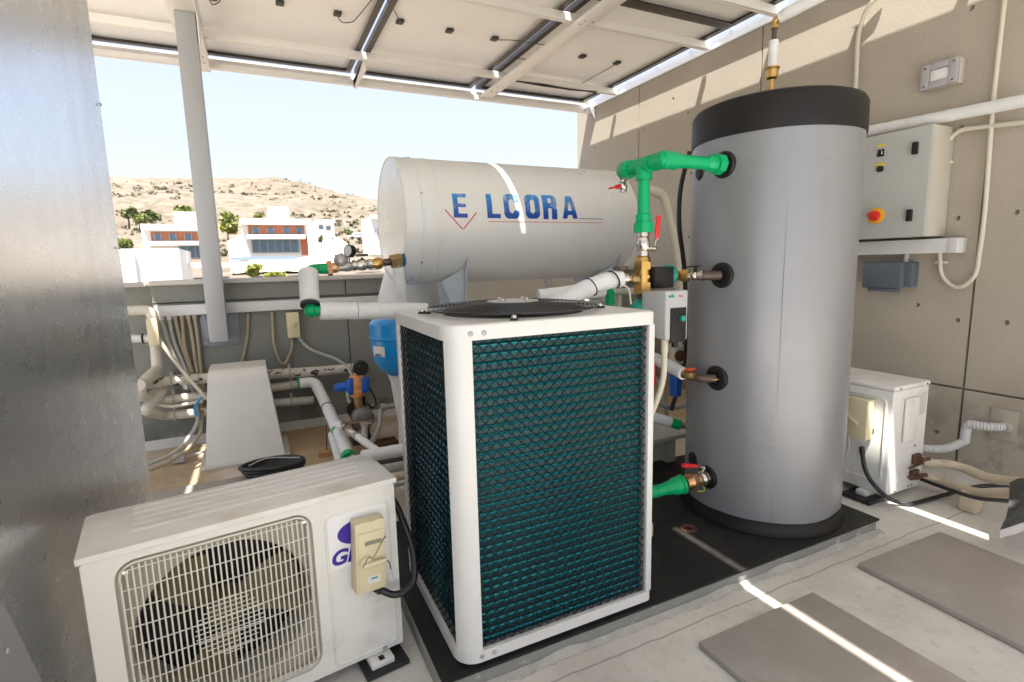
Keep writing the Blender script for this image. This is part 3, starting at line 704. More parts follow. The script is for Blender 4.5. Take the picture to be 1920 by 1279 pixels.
b = B(); dv = A2+Vector((0,0,-.03)); b.cyl(A2+dt*.01, dv, .012, seg=12); b.cyl(dv+Vector((0,0,.02)), dv-Vector((0,0,.01)), .013)
obj('bleed_elbow', b, BRASSD, t)
b = B(); valve(b, dv-Vector((0,0,.005)), (0,0,-1), .014, .05); bv = obj('bleed_valve', b, CHROME, t)
dl = (P(1140,351,y=dv.y)-P(1155,348,y=dv.y)); dl.normalize(); b = B().cyl(dv+Vector((0,0,-.028)), dv+Vector((0,0,-.028))+dl*.035, .009, seg=10).bar(dv+Vector((0,0,-.028))+dl*.035, dv+Vector((0,0,-.028))+dl*.062, .03, .008); obj('lever', b, RED, bv)

# ---- vertical valve column below
t = thing('valve_column', 'vertical stack of nickel ball valve and brass unions below the green pipe', 'valve', (cx_, cy_, .9))
def cz(py, px=1210): return P(px, py, y=cy_).z
b = B(); valve(b, (cx_,cy_,CBz+.005), (0,0,-1), .021, CBz-cz(480)+.005); hexn(b, (cx_,cy_,cz(462)), (0,0,-1), .027, .012); bv = obj('ball_valve', b, CHROME, t)
hs = P(1226, 466, y=cy_-.03); b = B().cyl((cx_, cy_, hs.z), (hs.x, hs.y-.005, hs.z), .009, seg=12).lathe((hs.x, hs.y, hs.z), (.3,-1,0), [(0,.012),(.006,.012),(.008,.006),(.012,.006)], 6, False)
b.tube([hs, P(1229,452,y=hs.y), P(1234,447,y=hs.y)], .004, 6); obj('lever_nut', b, CHROME, bv)
p1, p2 = P(1231,448,y=hs.y), P(1235.5,404,y=hs.y); b = B().bar(p1, p2, .020, .006, (0,-1,0), .002); lv = obj('lever', b, RED, bv)
b = B(); b.lathe((cx_,cy_,cz(480)), (0,0,-1), [(0,.022),(.01,.030),(.03,.030)], 8, False); hexn(b, (cx_,cy_,cz(491)), (0,0,-1), .036, .03); b.cyl((cx_,cy_,cz(503)), (cx_,cy_,cz(530)), .029)
hexn(b, (cx_,cy_,cz(516)), (0,0,-1), .033, .012); hexn(b, (cx_,cy_,cz(529)), (0,0,-1), .037, cz(529)-cz(550)); obj('union', b, BRASS, t)
b = B().cyl((cx_,cy_,cz(550)), (cx_,cy_,cz(640)), .022); obj('riser', b, IRON, t)

# ---- circulating pump with grey control box
t = thing('circulation_pump', 'heating circulation pump with teal body and grey control box in front of the tank', 'pump', (cx_, cy_, .8))
b = B().ball((cx_-.005, cy_-.01, cz(590)), .062, 1, 1, 1.1).lathe((cx_,cy_,cz(560)), (0,0,-1), [(0,.028),(.012,.036),(.02,.036),(.03,.025)], 20); obj('pump_body', b, TEALP, t)
q0 = P(1232, 548, y=cy_-.09); q1 = P(1262, 548, y=cy_-.17); q2 = P(1291, 543, y=cy_-.17)
zt = P(1262,545,y=cy_-.17).z; zb = P(1265,640,y=cy_-.17).z
yf = cy_-.17; x0 = P(1249,548,y=cy_-.17).x; x1 = q2.x
b = B(); b.hexa([(x0,yf,zb+.004),(x1,yf,zb),(x1+.03,yf+.13,zb+.012),(x0-.01,yf+.13,zb+.016),(x0,yf,zt),(x1,yf,zt),(x1+.03,yf+.13,zt-.005),(x0-.01,yf+.13,zt-.005)], .008); cbx = obj('control_box', b, GREYP, t)
wdt = x1-x0
b = B().box(x0+wdt*.20, x1-wdt*.12, yf-.006, yf+.002, zb-.004, zb+(zt-zb)*.66, .002); ds = obj('display_panel', b, BLACKP, cbx)
b = B().lathe((x0+wdt*.66, yf-.006, zb+(zt-zb)*.45), (0,-1,0), [(0,.012),(.012,.011),(.013,0)], 20); obj('dial', b, TEALP, ds)
b = text('wilo', .019, frame((x0+wdt*.10, yf-.001, zt-.026), (1,0,0), (0,0,1), (0,-1,0)), .0005, .0003); obj('lettering', b, TEALP, cbx)
b = text('Pico', .013, frame((x0+wdt*.56, yf-.001, zt-.026), (1,0,0), (0,0,1), (0,-1,0)), .0005); obj('lettering', b, RED, cbx)
bx = x0+wdt*.22; b = B().cyl((bx,yf+.03,zb+.01), (bx,yf+.03,zb-.045), .014, seg=16); b.tube([(bx,yf+.03,zb-.03), (bx,yf+.03,zb-.16), P(1222,775,y=yf+.05)], .0115, 12, fil=.12)
obj('cable_sleeve', b, CREAMD, t)
b = B().tube([(bx+.06,yf+.04,zb+.01),(bx+.06,yf+.04,zb-.03)], .014, 10); obj('gland', b, BLACKP, t)

# second small pump, to the right of the column and feeding the upper port
h, n_ = PORT['upper']; zp = h.z
t = thing('small_pump', 'small teal pump with black motor between the brass unions and upper middle port', 'pump', (1.62, cy_, zp))
pe = h+n_*.01; pk = P(1318, 517, z=zp); pk.z = zp; pv = P(1268, 519, y=cy_); pv.z = zp
obj('elbow', B().tube([pe, pe+(pk-pe)*.55+Vector((0,0,0)), pk, pk+(pv-pk)*.2], .019, 16, fil=.03), IRON, t)
b = B(); dd = (pv-pk).normalized(); valve(b, pk+dd*.008, dd, .017, (pv-pk).length*.5); b.lathe(pk-dd*.002, dd, [(0,.023),(.01,.023)], 20); v2 = obj('ball_valve', b, CHROME, t)
mid = pk+dd*.03; b = B().cyl(mid, mid+Vector((0,0,.035)), .007, seg=10).bar(mid+Vector((-.05,0,.036)), mid+Vector((.012,0,.038)), .018, .006); obj('lever', b, BLACKP, v2)
b = B(); hexn(b, pk+dd*(pv-pk).length*.52, dd, .026, .03); hexn(b, pk+dd*(pv-pk).length*.85, dd, .021, .02); obj('union', b, BRASS, t)
b = B().ball((pv.x-.035, pv.y, pv.z+.005), .036, .8, 1, 1.15).lathe(Vector((pv.x,pv.y,pv.z)), (-1,0,0), [(0,.02),(.015,.02),(.02,.03)], 16); b.ball((pv.x-.05, pv.y, pv.z+.028), .02); obj('pump_body', b, TEALP, t)
b = B().box(cx_+.024, pv.x-.052, cy_-.045, cy_+.04, pv.z-.045, pv.z+.04, .006); obj('motor', b, BLACKP, t)
# branch valve to the left of the column
t = thing('branch_valve', 'brass branch valve with dark red knob left of the valve column', 'valve', (cx_-.1, cy_, 1.05))
za = cz(524); b = B(); pa = Vector((cx_-.022, cy_, za)); pb = P(1165, 522, y=cy_+.02); dd = (pb-pa).normalized(); b.lathe(pa, dd, [(0,.02),(.03,.02),(.03,.016),(.06,.016)], 16); obj('nipple', b, BRASSD, t)
b = B(); valve(b, pa+dd*.045, dd, .017, .07); vv = obj('ball_valve', b, CHROME, t)
c = pa+dd*.075; b = B().cyl(c, c+Vector((0,0,.035)), .008, seg=10).lathe(c+Vector((0,0,.034)), (0,0,1), [(0,.03),(.008,.031),(.014,.028),(.014,0)], 14); obj('knob', b, IRON, vv)
pI = pb
b = B().tube([pI, P(1130,528,y=cy_+.03), P(1075,552,y=cy_+.08), P(1020,585,y=cy_+.1)], .034, 18, fil=.05, wob=.03, step=.02)
ip = solo('insulated_pipe', b, INSUL, 'white insulated pipe slanting down left behind the heat pump fan from the knob valve', 'pipe', 'white insulated pipes')
b = B()
for f_ in ((1150,524,.015),(1108,538,.05)):
    q = P(f_[0], f_[1], y=cy_+f_[2]); b.ring(q, .036, .003, 20, 6, (1,.0,.45))
o_ = b; obj('tape_band', b, BLACKP, ip)
b = B().tube([P(1132,545,y=cy_+.18), P(1085,547,y=cy_+.2), P(1010,556,y=cy_+.25)], .030, 16, wob=.03, step=.02)
ip = solo('insulated_pipe', b, INSUL, 'lower white insulated pipe ending in a green elbow just above the fan guard', 'pipe', 'white insulated pipes')
b = B().tube([P(1126,545,y=cy_+.25), P(1145,545,y=cy_+.24), P(1143,575,y=cy_+.24)], .021, 14, fil=.03); obj('green_elbow', b, GREEN, ip)
b = B().tube([P(1163,532,y=cy_), P(1180,540,y=cy_), P(1183,570,y=cy_)], .004, 6, fil=.03); solo('thin_cable', b, CREAMD, 'thin white cable dropping behind the right rear corner of the fan lid', 'cable')
b = B().tube([P(1145,548,y=cy_+.28), P(1205,545,y=cy_+.2)], .016, 12); b.tube([P(1160,548,y=cy_+.27), P(1160,590,y=cy_+.27)], .01, 8)
solo('grey_pipe', b, GREYC, 'dull grey pipe running behind the brass unions', 'pipe')

# ---- lower middle port
h, n_ = PORT['lower']; zp = h.z
t = thing('tank_connection', 'dark iron elbow and brass valve with orange lever at the lower middle tank port', 'valve', (h.x, h.y, zp))
pe = h+n_*.01; pk = P(1315, 710, y=h.y+.02); pv = P(1282, 701, y=h.y+.10)
obj('elbow', B().tube([pe, pk, pk+(pv-pk)*.4], .018, 16, fil=.03), IRON, t)
b = B(); dd = (pv-pk).normalized(); valve(b, pk+dd*.02, dd, .017, (pv-pk).length-.02); b.ring(h+n_*.016, .021, .004, 20); v2 = obj('ball_valve', b, BRASSD, t)
c = pk+dd*.05; b = B().cyl(c, c+Vector((0,0,.028)), .006, seg=8).bar(c+Vector((-.035,-.01,.032)), c+Vector((.03,.01,.026)), .022, .008, bev=.003); obj('lever', b, ORANGE, v2)
b = B().tube([pv, P(1228, 672, y=h.y+.35)], .027, 18, wob=.03, step=.01)
solo('insulated_pipe', b, INSUL, 'ribbed white insulated pipe slanting into the lower middle tank port', 'pipe', 'white insulated pipes')
# ---- insulated pipe with green collar, lower
b = B().tube([P(1190,772,y=2.05), P(1262,793,y=2.0)], .026, 18, wob=.03, step=.01)
ip = solo('insulated_pipe', b, INSUL, 'white insulated pipe with green collar below the cable sleeve beside the tank', 'pipe', 'white insulated pipes')
a_, c_ = P(1258,792,y=2.0), P(1275,797,y=1.98); obj('green_collar', B().cyl(a_, c_, .026, seg=18), GREEN, ip)
b = B(); valve(b, c_, (P(1300,800,y=1.95)-c_), .015, .07); obj('end_valve', b, BRASSD, ip)
# ---- bottom port
h, n_ = PORT['bottom']; zp = h.z
t = thing('drain_valve', 'nickel ball valve with red lever and bronze union at the bottom tank port', 'valve', (h.x, h.y, zp-.05))
pe = h; pl_ = P(1283, 907, y=h.y-.02); dd = (pl_-pe).normalized(); L = (pl_-pe).length
b = B(); valve(b, pe+dd*.005, dd, .025, L*.42); bv = obj('ball_valve', b, CHROME, t)
b = B(); b.cyl(pe+dd*L*.4, pe+dd*L*.6, .022); hexn(b, pe+dd*L*.58, dd, .036, L*.2); b.lathe(pe+dd*L*.78, dd, [(0,.034),(L*.1,.030),(L*.22,.028)], 18); obj('union', b, COPPER, t)
c = pe+dd*L*.22; s0 = c+Vector((0,0,.05)); b = B().cyl(c, s0, .007, seg=10).cyl(s0-Vector((0,0,.008)), s0+Vector((0,0,.006)), .012, seg=6, smooth=False); s1 = s0+dd*.035+Vector((0,0,.012)); b.tube([s0, s0+dd*.02, s1], .0045, 6); obj('lever_stem', b, CHROME, bv)
e = P(1281, 873, y=s1.y-.02); b = B().tube([s1, s1.lerp(e, .2), e], [.005,.008,.0095], 12); obj('lever', b, RED, bv)
b = B().tube([c-Vector((0,0,.02)), c+Vector((.0,-.02,-.055)), pe+dd*L*.5+Vector((0,-.01,-.045))], .0025, 6, fil=.03); obj('earth_wire', b, mat('green_yellow_wire', (.35,.45,.02), .5), t)
b = B(); g1 = P(1170, 938, y=h.y+.05)
b.lathe(pl_, (g1-pl_), [(0,.030),(.004,.040),(.014,.042),(.018,.037),(.045,.037),(.06,.030),(.085,.027),(.087,.0245),((g1-pl_).length,.0245)], 22)
b.ring(pl_+(g1-pl_).normalized()*.125, .0245, .0025, 20, 6, (g1-pl_))
solo('green_pipe', b, GREEN, 'thick green pipe joining the bottom tank valve to the heat pump', 'pipe')

# ---- things seen in the gap between heat pump and tank
b = B().bar(P(1226,722,y=1.9), P(1226,683,y=1.9), .022, .008, (0,-1,0), .003); t = solo('red_valve_lever', b, RED, 'red lever hanging upright right beside the heat pump edge', 'valve lever')
obj('lever_arm', B().bar(P(1224,684,y=1.91), P(1219,668,y=1.91), .014, .003, (0,-1,0)).lathe(P(1221,657,y=1.93), (0,-1,0), [(0,.012),(.02,.012),(.022,.007),(.03,.006)], 8), CHROME, t)
b = B().tube([P(1293,285,y=2.15), P(1275,350,y=2.15), P(1272,420,y=2.15), P(1284,500,y=2.15), P(1286,600,y=2.15), P(1284,690,y=2.15), P(1258,770,y=2.15)], .012, 10, fil=.15)
solo('black_hose', b, CABLE, 'black flexible hose dropping along the left side of the grey tank', 'hose')
b = B().tube([P(1205,355,y=2.9), P(1243,362,y=2.9), P(1258,425,y=2.9), P(1276,530,y=2.9), P(1280,640,y=2.9)], .033, 16, fil=.07)
solo('cream_pipe', b, CREAMD, 'cream painted pipe bending down behind the green pipe and black hose', 'pipe')
b = B().box(P(1252,850,z=.0).x, 2.2, 2.58, 2.62, .0, .32, .003).box(P(1252,850,z=.0).x-.01, 2.2, 2.5, 2.57, 0, .012); solo('brown_board', b, CARD, 'brown board standing on the floor behind the tank foot', 'board')
c = P(1230, 843, z=0); b = B().box(c.x-.09, c.x+.075, c.y-.03, c.y+.06, 0, .09, .006); solo('timber_block', b, WOOD, 'orange brown timber block on the floor under the grey board', 'block')
b = B().box(1.45, 2.1, 2.15, 2.45, .21, .235, .003).box(1.47, 1.53, 2.2, 2.4, 0, .21).box(2.0, 2.06, 2.2, 2.4, 0, .21); solo('grey_shelf', b, GREYC, 'low grey shelf behind the heat pump under the collared pipe', 'shelf')
t = thing('filter_housing', 'brass coloured filter with red cap behind the pump cable sleeve', 'filter', (1.9, 2.05, .6))
c = P(1268, 665, y=2.1); obj('filter_head', B().lathe(c-Vector((0,0,.06)), (0,0,1), [(0,.02),(.02,.038),(.11,.038),(.13,.02),(.15,.02)], 18), CREAMD, t)
obj('filter_cap', B().lathe(c+Vector((-.01,-.035,.0)), (-.2,-1,0), [(0,.03),(.012,.03),(.016,0)], 16), RUST, t)
obj('filter_bowl', B().lathe(c-Vector((0,0,.22)), (0,0,1), [(0,.0),(0,.03),(.1,.034),(.16,.034)], 18), BLUEP, t)
b = B().tube([P(1214,745,y=2.2), P(1240,760,y=2.2), P(1275,765,y=2.15), P(1290,750,y=2.2)], .014, 10, fil=.05).tube([P(1218,700,y=2.2), P(1240,720,y=2.2), P(1250,780,y=2.2)], .012, 10, fil=.05)
solo('hose_tangle', b, GREYC, 'grey hoses crossing in the gap between heat pump and tank', 'hose')

# ---- air vent on top of the tank
vt = P(1447, 150, y=1.72)
t = thing('air_vent', 'brass air vent with white sleeved riser on top of the black tank cap', 'air vent', (vt.x, vt.y, 1.84))
def vz(py): return P(1449, py, y=1.72).z
b = B().lathe((vt.x, vt.y, 1.82), (0,0,1), [(0,.012),(vz(150)-1.82,.012),(vz(149)-1.82,.018),(vz(147)-1.82,.024),(vz(131)-1.82,.026),(vz(130)-1.82,.030),(vz(127)-1.82,.030),(vz(126)-1.82,.016)], 24); obj('vent_body', b, BRASS, t)
b = B().cyl((vt.x,vt.y,vz(127)), (vt.x+.003,vt.y,vz(76)), .019, seg=18); obj('sleeve', b, INSUL, t)
b = B().cyl((vt.x+.003,vt.y,vz(76)), (vt.x+.003,vt.y,vz(50)), .010, seg=14); obj('riser', b, IRON, t)
e1 = Vector((vt.x+.003, vt.y, vz(38))); e2 = P(1463, 32, y=vt.y-.02); b = B().tube([(e1.x,e1.y,vz(52)), e1, e2], .014, 12, fil=.02).lathe((e1.x,e1.y,vz(53)), (0,0,1), [(0,.017),(.012,.017)], 8, False); obj('elbow', b, BRASS, t)
b = B().tube([e2, P(1640,-60,y=1.35)], .024, 18, wob=.02, step=.02)
solo('insulated_pipe', b, INSUL, 'white insulated pipe running from the brass air vent elbow to the top edge', 'pipe', 'white insulated pipes')

# ================================================================ WHITE HORIZONTAL TANK
YC, ZC, RW, WX0, WX1 = 2.78, 1.425, .322, .645, 2.0
wt = thing('storage_cylinder', 'white horizontal water cylinder with blue and red lettering behind the heat pump', 'water tank', (1.3, YC, 0))
prof = [(0,0),(0,.26),(.0,RW-.012),(.004,RW-.002),(.012,RW),(.075,RW),(.078,RW+.0035),(.086,RW+.0035),(.089,RW-.001),(.16,RW-.001),(.163,RW+.002),(.169,RW+.002),(.172,RW-.001),(WX1-WX0-.012,RW-.001),(WX1-WX0,RW-.012),(WX1-WX0,0)]
obj('shell', B().lathe((WX0, YC, ZC), (1,0,0), prof, 128), TANKW, wt)
obj('end_rim', B().ring((WX0+.003, YC, ZC), RW-.004, .005, 96, 8, (1,0,0)), TANKW, wt)
b = B()
for k in range(7): a = rad(20+50*k); b.lathe((WX0+.082, YC-(RW+.003)*math.cos(a), ZC+(RW+.003)*math.sin(a)), (0,-math.cos(a),math.sin(a)), [(0,.006),(.004,.005),(.005,0)], 10)
obj('shell_screw', b, CHROME, wt)['kind'] = 'stuff'
# lettering wrapped on the shell; u along the cylinder, v height seen from the front
def cylpt(px, py, r=RW):
    d = _R*((px-960)/FPX) + _U*((639.5-py)/FPX) + _F
    a = d.y**2+d.z**2; bq = 2*(d.y*(CAM.y-YC)+d.z*(CAM.z-ZC)); c = (CAM.y-YC)**2+(CAM.z-ZC)**2-r*r
    t_ = (-bq-math.sqrt(bq*bq-4*a*c))/(2*a); p = CAM+d*t_; return p
def uv(px, py):
    p = cylpt(px, py); return p.x, math.atan2(p.z-ZC, -(p.y-YC))*RW
def on_cyl(u, s, lift): a = s/RW; return (u, YC-(RW+lift)*math.cos(a), ZC+(RW+lift)*math.sin(a))
def glyphs(cells, lift, step=.0016):
    """cells: list of (inside(x,y), u0, s0, w, h); rasterised to small quads on the shell"""
    b = B()
    for fn, u0, s0, w, h in cells:
        nx, ny_ = max(2, int(w/step)), max(2, int(h/step)); idx = {}
        V = []; Fc = []
        def vid(i, j):
            if (i, j) not in idx: idx[(i, j)] = len(V); V.append(on_cyl(u0+w*i/nx, s0+h*j/ny_, lift))
            return idx[(i, j)]
        for i in range(nx):
            for j in range(ny_):
                if fn((i+.5)/nx, (j+.5)/ny_): Fc.append((vid(i,j), vid(i+1,j), vid(i+1,j+1), vid(i,j+1)))
        b._add(V, Fc, True)
    return b
def gE(x, y): return x < .36 or y > .83 or y < .17 or (.42 < y < .58 and x < .92)
def gL(x, y): return x < .40 or y < .18
def rr_(x, y, m, q):   # rounded box, inset m, corner radius q (in x units, letter is 1 x 1.45)
    X = x; Y = y*1.45; dx = max(m+q-X, X-(1-m-q), 0); dy = max(m+q-Y, Y-(1.45-m-q), 0)
    return (X > m and X < 1-m and Y > m*.75 and Y < 1.45-m*.75) and (dx*dx+dy*dy <= q*q or dx == 0 or dy == 0)
def gO(x, y): return rr_(x, y, 0, .32) and not rr_(x, y, .34, .14)
def gC(x, y): return gO(x, y) and not (x > .5 and   .33 < y < .66)
def gR(x, y):
    if y > .5: return rr_(x, y*1.0, 0, .3) or x < .4 if not (.38 < x < .64 and .66 < y < .86) else False
    if .44 < y <= .5: return x < .92
    return x < .36 or (x > .62-.0*y and x < 1)
def gA(x, y):
    w = .5*(1-y)*.62+.19; inn = abs(x-.5) < w; hole = abs(x-.5) < w-.31 if y < .9 else False
    if .16 < y < .34: hole = False
    if y >= .34: hole = abs(x-.5) < (.5*(1-y)*.62+.19)-.26 and y < .78
    return inn and not hole
bbx = uv(848, 408); bt = uv(848, 361)
CELLS = []
for fn, xa, xb, ya, yb in ((gE,851,877,363,408),(gL,914,939,364,409),(gC,946,975,364,410),(gO,986,1013,365,410),(gR,1019,1045,366,411),(gA,1055,1083,368,410)):
    u0, s0 = uv(xa, yb); u1, _ = uv(xb, yb); _, s1 = uv(xa, ya); CELLS.append((fn, u0, s0, u1-u0, s1-s0))
ltm = bpy.data.materials.new('worn_blue_lettering'); ltm.use_nodes = True; t_ = ltm.node_tree; bs_ = t_.nodes['Principled BSDF']
geo = N(t_, 'ShaderNodeNewGeometry'); sp = N(t_, 'ShaderNodeSeparateXYZ'); t_.links.new(geo.outputs['Position'], sp.inputs[0])
mr = N(t_, 'ShaderNodeMapRange'); mr.inputs[1].default_value = on_cyl(0, CELLS[1][2]+.02, 0)[2]; mr.inputs[2].default_value = on_cyl(0, CELLS[1][2]+CELLS[1][4]*1.15, 0)[2]; t_.links.new(sp.outputs[2], mr.inputs[0])
c1 = mixc(t_, mr.outputs[0], (.003,.06,.34), (.03,.28,.66))
ml = N(t_, 'ShaderNodeMath', operation='MULTIPLY'); t_.links.new(mr.outputs[0], ml.inputs[0]); t_.links.new(ramp(t_, noisetex(t_, 18, 7, .7, geo.outputs['Position']), [(.50, 0.0), (.66, .9)]), ml.inputs[1])
t_.links.new(mixc(t_, ml.outputs[0], c1, (.62,.62,.60)), bs_.inputs['Base Color']); bs_.inputs['Roughness'].default_value = .35
uA, sA = uv(812, 438); uB, _ = uv(1131, 433); _, sB = uv(812, 340)
st = glyphs([(lambda x, y: True, uA, sA, uB-uA, sB-sA)], .0004, .02); sticker = obj('sticker', st, LIME, wt)
obj('lettering', glyphs(CELLS, .0010), ltm, sticker)
def line(pa, pb, w, lift=.0012):
    (ua, sa), (ub, sb_) = uv(*pa), uv(*pb); b = B(); n = 24; V = []; dx, dy = ub-ua, sb_-sa; L = math.hypot(dx, dy); nx, ny_ = -dy/L*w/2, dx/L*w/2
    for k in range(n+1): f_ = k/n; V += [on_cyl(ua+dx*f_+nx, sa+dy*f_+ny_, lift), on_cyl(ua+dx*f_-nx, sa+dy*f_-ny_, lift)]
    b._add(V, [(2*k, 2*k+1, 2*k+3, 2*k+2) for k in range(n)], True); return b
obj('blue_rule', line((1085,410),(1130,411), .0032), NAVY, sticker)
obj('red_rule', line((916,415.5),(1130,418), .0028), REDP, sticker)
b = line((834,393),(867,430), .0055); b2 = line((893,399),(868.5,430), .0055, .0013); me_ = bpy.data.meshes.new('x'); b2.bm.to_mesh(me_); b.bm.from_mesh(me_); obj('red_chevron', b, REDP, sticker)
# saddles and stand
for i_, (xl) in enumerate((P(880,540,y=2.5).x, P(1165,520,y=2.5).x)):
    b = B(); pl2 = []
    for k in range(13): a = rad(215+110*k/12); pl2.append((xl, YC+(RW+.004)*math.cos(a), ZC+(RW+.004)*math.sin(a)))
    pl2 = pl2[::1]; b.prism([(xl, YC-.20, ZC-.46), *pl2, (xl, YC+.20, ZC-.46)], (.006, 0, 0)); b.box(xl+.0065, xl+.05, YC-.20, YC+.20, ZC-.465, ZC-.457)
    b.prism([(xl+.007, YC-.20, ZC-.455), (xl-.055, YC-.17, ZC-.455), (xl-.10, YC-.15, ZC-.31), (xl+.007, YC-.22, ZC-.24)], (.0, .006, 0))
    obj('saddle', b, mat('grey_blue_paint', (.42,.46,.50), .45, var=.1), wt)
zs = ZC-.468
b = B().box(WX0+.1, WX1-.05, YC-.22, YC-.18, zs-.04, zs).box(WX0+.1, WX1-.05, YC+.18, YC+.22, zs-.04, zs)
for x in (WX0+.12, WX1-.09):
    for y in (YC-.2, YC+.2): b.box(x-.02, x+.02, y-.02, y+.02, 0, zs-.0405)
b.box(WX0+.14, WX1-.11, YC-.21, YC-.19, .3, .33); obj('stand', b, STEEL, wt)
b = B().tube([P(1024,520,y=2.9), P(1040,560,y=2.9)], .02, 10); obj('stand_leg', b, WHITE, wt)
pc = P(758, 487, x=WX0); 
obj('port_collar', B().lathe(pc+Vector((.002,0,0)), (-1,0,0), [(0,.03),(.008,.03),(.012,.026),(.012,0)], 24), mat('blue_collar', (.0,.10,.25), .4), wt)
# valve chain at the tank's left end
t = thing('valve_chain', 'brass fittings with gauge and safety valve at the white cylinder left end', 'valves', (.4, pc.y, 1.15))
def C_(px, py): return P(px, py, y=pc.y)
b = B(); hexn(b, C_(753,487), C_(732,491)-C_(753,487), 0.0317, (C_(732,491)-C_(753,487)).length); b.cyl(C_(745,489), C_(747,500), .02); obj('tee', b, BRASSD, t)
obj('nipple', B().cyl(C_(734,491), C_(716,493), 0.0171), IRON, t)
b = B(); p_, q_ = C_(717,493), C_(697,495); b.lathe(p_, q_-p_, [(0,0.0207),(0.0049,0.0256),(0.0195,0.0281),(.03,0.0256),((q_-p_).length,0.0195)], 18); hexn(b, C_(697,495), q_-p_, .02, .01); obj('check_valve', b, BRASS, t)
b = B(); p_, q_ = C_(697,495), C_(660,498); valve(b, p_, q_-p_, 0.0214, (q_-p_).length); bv = obj('ball_valve', b, CHROME, t)
c = C_(679,496); k0 = C_(679,483); b = B().cyl(c, k0, 0.0073, seg=8); k1, k2 = C_(667,479), C_(690,478); b.bar(k1, k2, .02, 0.0122, bev=0.0037); obj('lever', b, mat('brown_lever', (.06,0.0427,0.0305), .4), bv)
b = B(); p_, q_ = C_(662,498), C_(634,502); b.lathe(p_, q_-p_, [(0,0.0159),(0.0146,0.0207),(.03,0.0244),(.05,0.0195),((q_-p_).length,0.0159)], 16); s1 = C_(634,476); c0 = C_(643,499)
b.lathe(c0, s1-c0, [(0,.02),(.02,0.0317),(.04,0.0293),(0.0512,0.0220),((s1-c0).length-0.0146,0.0207),((s1-c0).length,0.0183)], 18); b.cyl(C_(652,496), C_(655,478), 0.0098, seg=10); sv = obj('safety_valve', b, mat('grey_cast', (.42,.41,.40), .35, .6), t)
gc = C_(656, 471); gn = Vector((-.8,-.55,.1)).normalized(); b = B().lathe(gc-gn*0.0146, gn, [(0,0.0220),(0.0037,0.0293),(0.0268,0.0293),(0.0293,0.0256),(0.0256,0.0244)], 24); g = obj('pressure_gauge', b, BLACKP, t)
obj('gauge_face', B().lathe(gc+gn*0.0116, gn, [(0,0.0250),(0.0012,0.0250)], 24), WHITE, g)
b = B(); hexn(b, C_(634,502), C_(620,503)-C_(634,502), 0.0220, 0.0268); hexn(b, C_(622,503), C_(612,504)-C_(634,502), 0.0354, 0.0195); b.cyl(C_(630,502), C_(612,504), 0.0232); obj('union', b, COPPER, t)
eA = C_(613,504); eB = C_(582,504); eC = P(582, 590, y=pc.y-.0)
t2 = thing('green_elbow_pipe', 'green plastic pipe with white sleeves stepping down left of the white cylinder', 'pipe', (eB.x, pc.y, 1.0))
vb = P(582, 585, y=2.3); 
eDown = P(583, 583, y=2.35); eRight = P(800, 583, y=2.35)
b = B().tube([eA, eB, P(578.4,519,y=2.448)], .0215, 16, fil=.03); b.lathe(eA, (eB-eA), [(0,.024),(.035,.024),(.038,.0195)], 18); obj('upper_elbow', b, GREEN, t2)
b = B().tube([P(581,560,y=2.373), eDown, P(640,583,y=2.35)], .0225, 16, fil=.025); b.ball(eDown, .028); obj('lower_elbow', b, GREEN, t2)
b = B().tube([P(578,511,y=2.46), P(581,569,y=2.36)], .040, 20, wob=.02, step=.02); obj('upright_sleeve', b, INSUL, t2)
obj('sleeve_lining', B().tube([P(581,569.5,y=2.36), P(581.2,574,y=2.355)],   .039, 20), RUB, t2)
b = B().tube([P(600,583.5,y=2.35), P(669,583,y=2.35)], .037, 20, wob=.025, step=.015).tube([P(670,583,y=2.35), P(800,583,y=2.35)], .037, 20, wob=.025, step=.015); obj('level_sleeve', b, INSUL, t2)
b = B().tube([P(746,500,y=pc.y), P(756,585,y=pc.y+.05)], .029, 18, wob=.02, step=.02)
solo('insulated_pipe', b, INSUL, 'short upright white insulated pipe under the brass tee at the cylinder end', 'pipe', 'white insulated pipes')

# ---- blue expansion vessel on a white stand
t = thing('expansion_vessel', 'blue steel expansion vessel with white label left of the heat pump', 'pressure vessel', (.66, 2.72, 0))
BX, BY, BR = .655, 2.75, .155
def bz(py): return P(712, py, y=BY-.12).z
obj('shell', B().lathe((BX,BY,0), (0,0,1), [(bz(718),.03),(bz(712),.07),(bz(703),.11),(bz(688),.140),(bz(665),BR-.003),(bz(642),BR-.001),(bz(640),BR+.004),(bz(637),BR+.004),(bz(635),BR),(bz(612),BR+.002),(bz(604),BR-.02),(bz(600),.08),(bz(598),0)], 48), BLUET, t)
obj('stand', B().lathe((BX+.02,BY,0), (0,0,1), [(0,.07),(.02,.06),(bz(740),.055),(bz(713),.10)], 28), WHITE, t)
lb = B(); V = []; c0 = hitcyl(701, 665, BX, BY, BR+.001); c1 = hitcyl(722, 665, BX, BY, BR+.001); a0 = math.atan2(c0.y-BY, c0.x-BX); a1 = math.atan2(c1.y-BY, c1.x-BX)
for k in range(7):
    a = a0+(a1-a0)*k/6; V += [(BX+(BR+.0012)*math.cos(a), BY+(BR+.0012)*math.sin(a), bz(671)), (BX+(BR+.0012)*math.cos(a), BY+(BR+.0012)*math.sin(a), bz(652))]
lb._add(V, [(2*k,2*k+2,2*k+3,2*k+1) for k in range(6)]); lbl = obj('label', lb, WHITE, t)
am = (a0+a1)/2; nx_ = Vector((math.cos(am), math.sin(am), 0)); tx_ = Vector((-math.sin(am), math.cos(am), 0)); 
cc = Vector((BX, BY, 0))+nx_*(BR+.0018)
b = text('GITRO', .015, frame(cc-tx_*.024+Vector((0,0,bz(670.2))), tx_, (0,0,1), nx_), .0003, .0006)
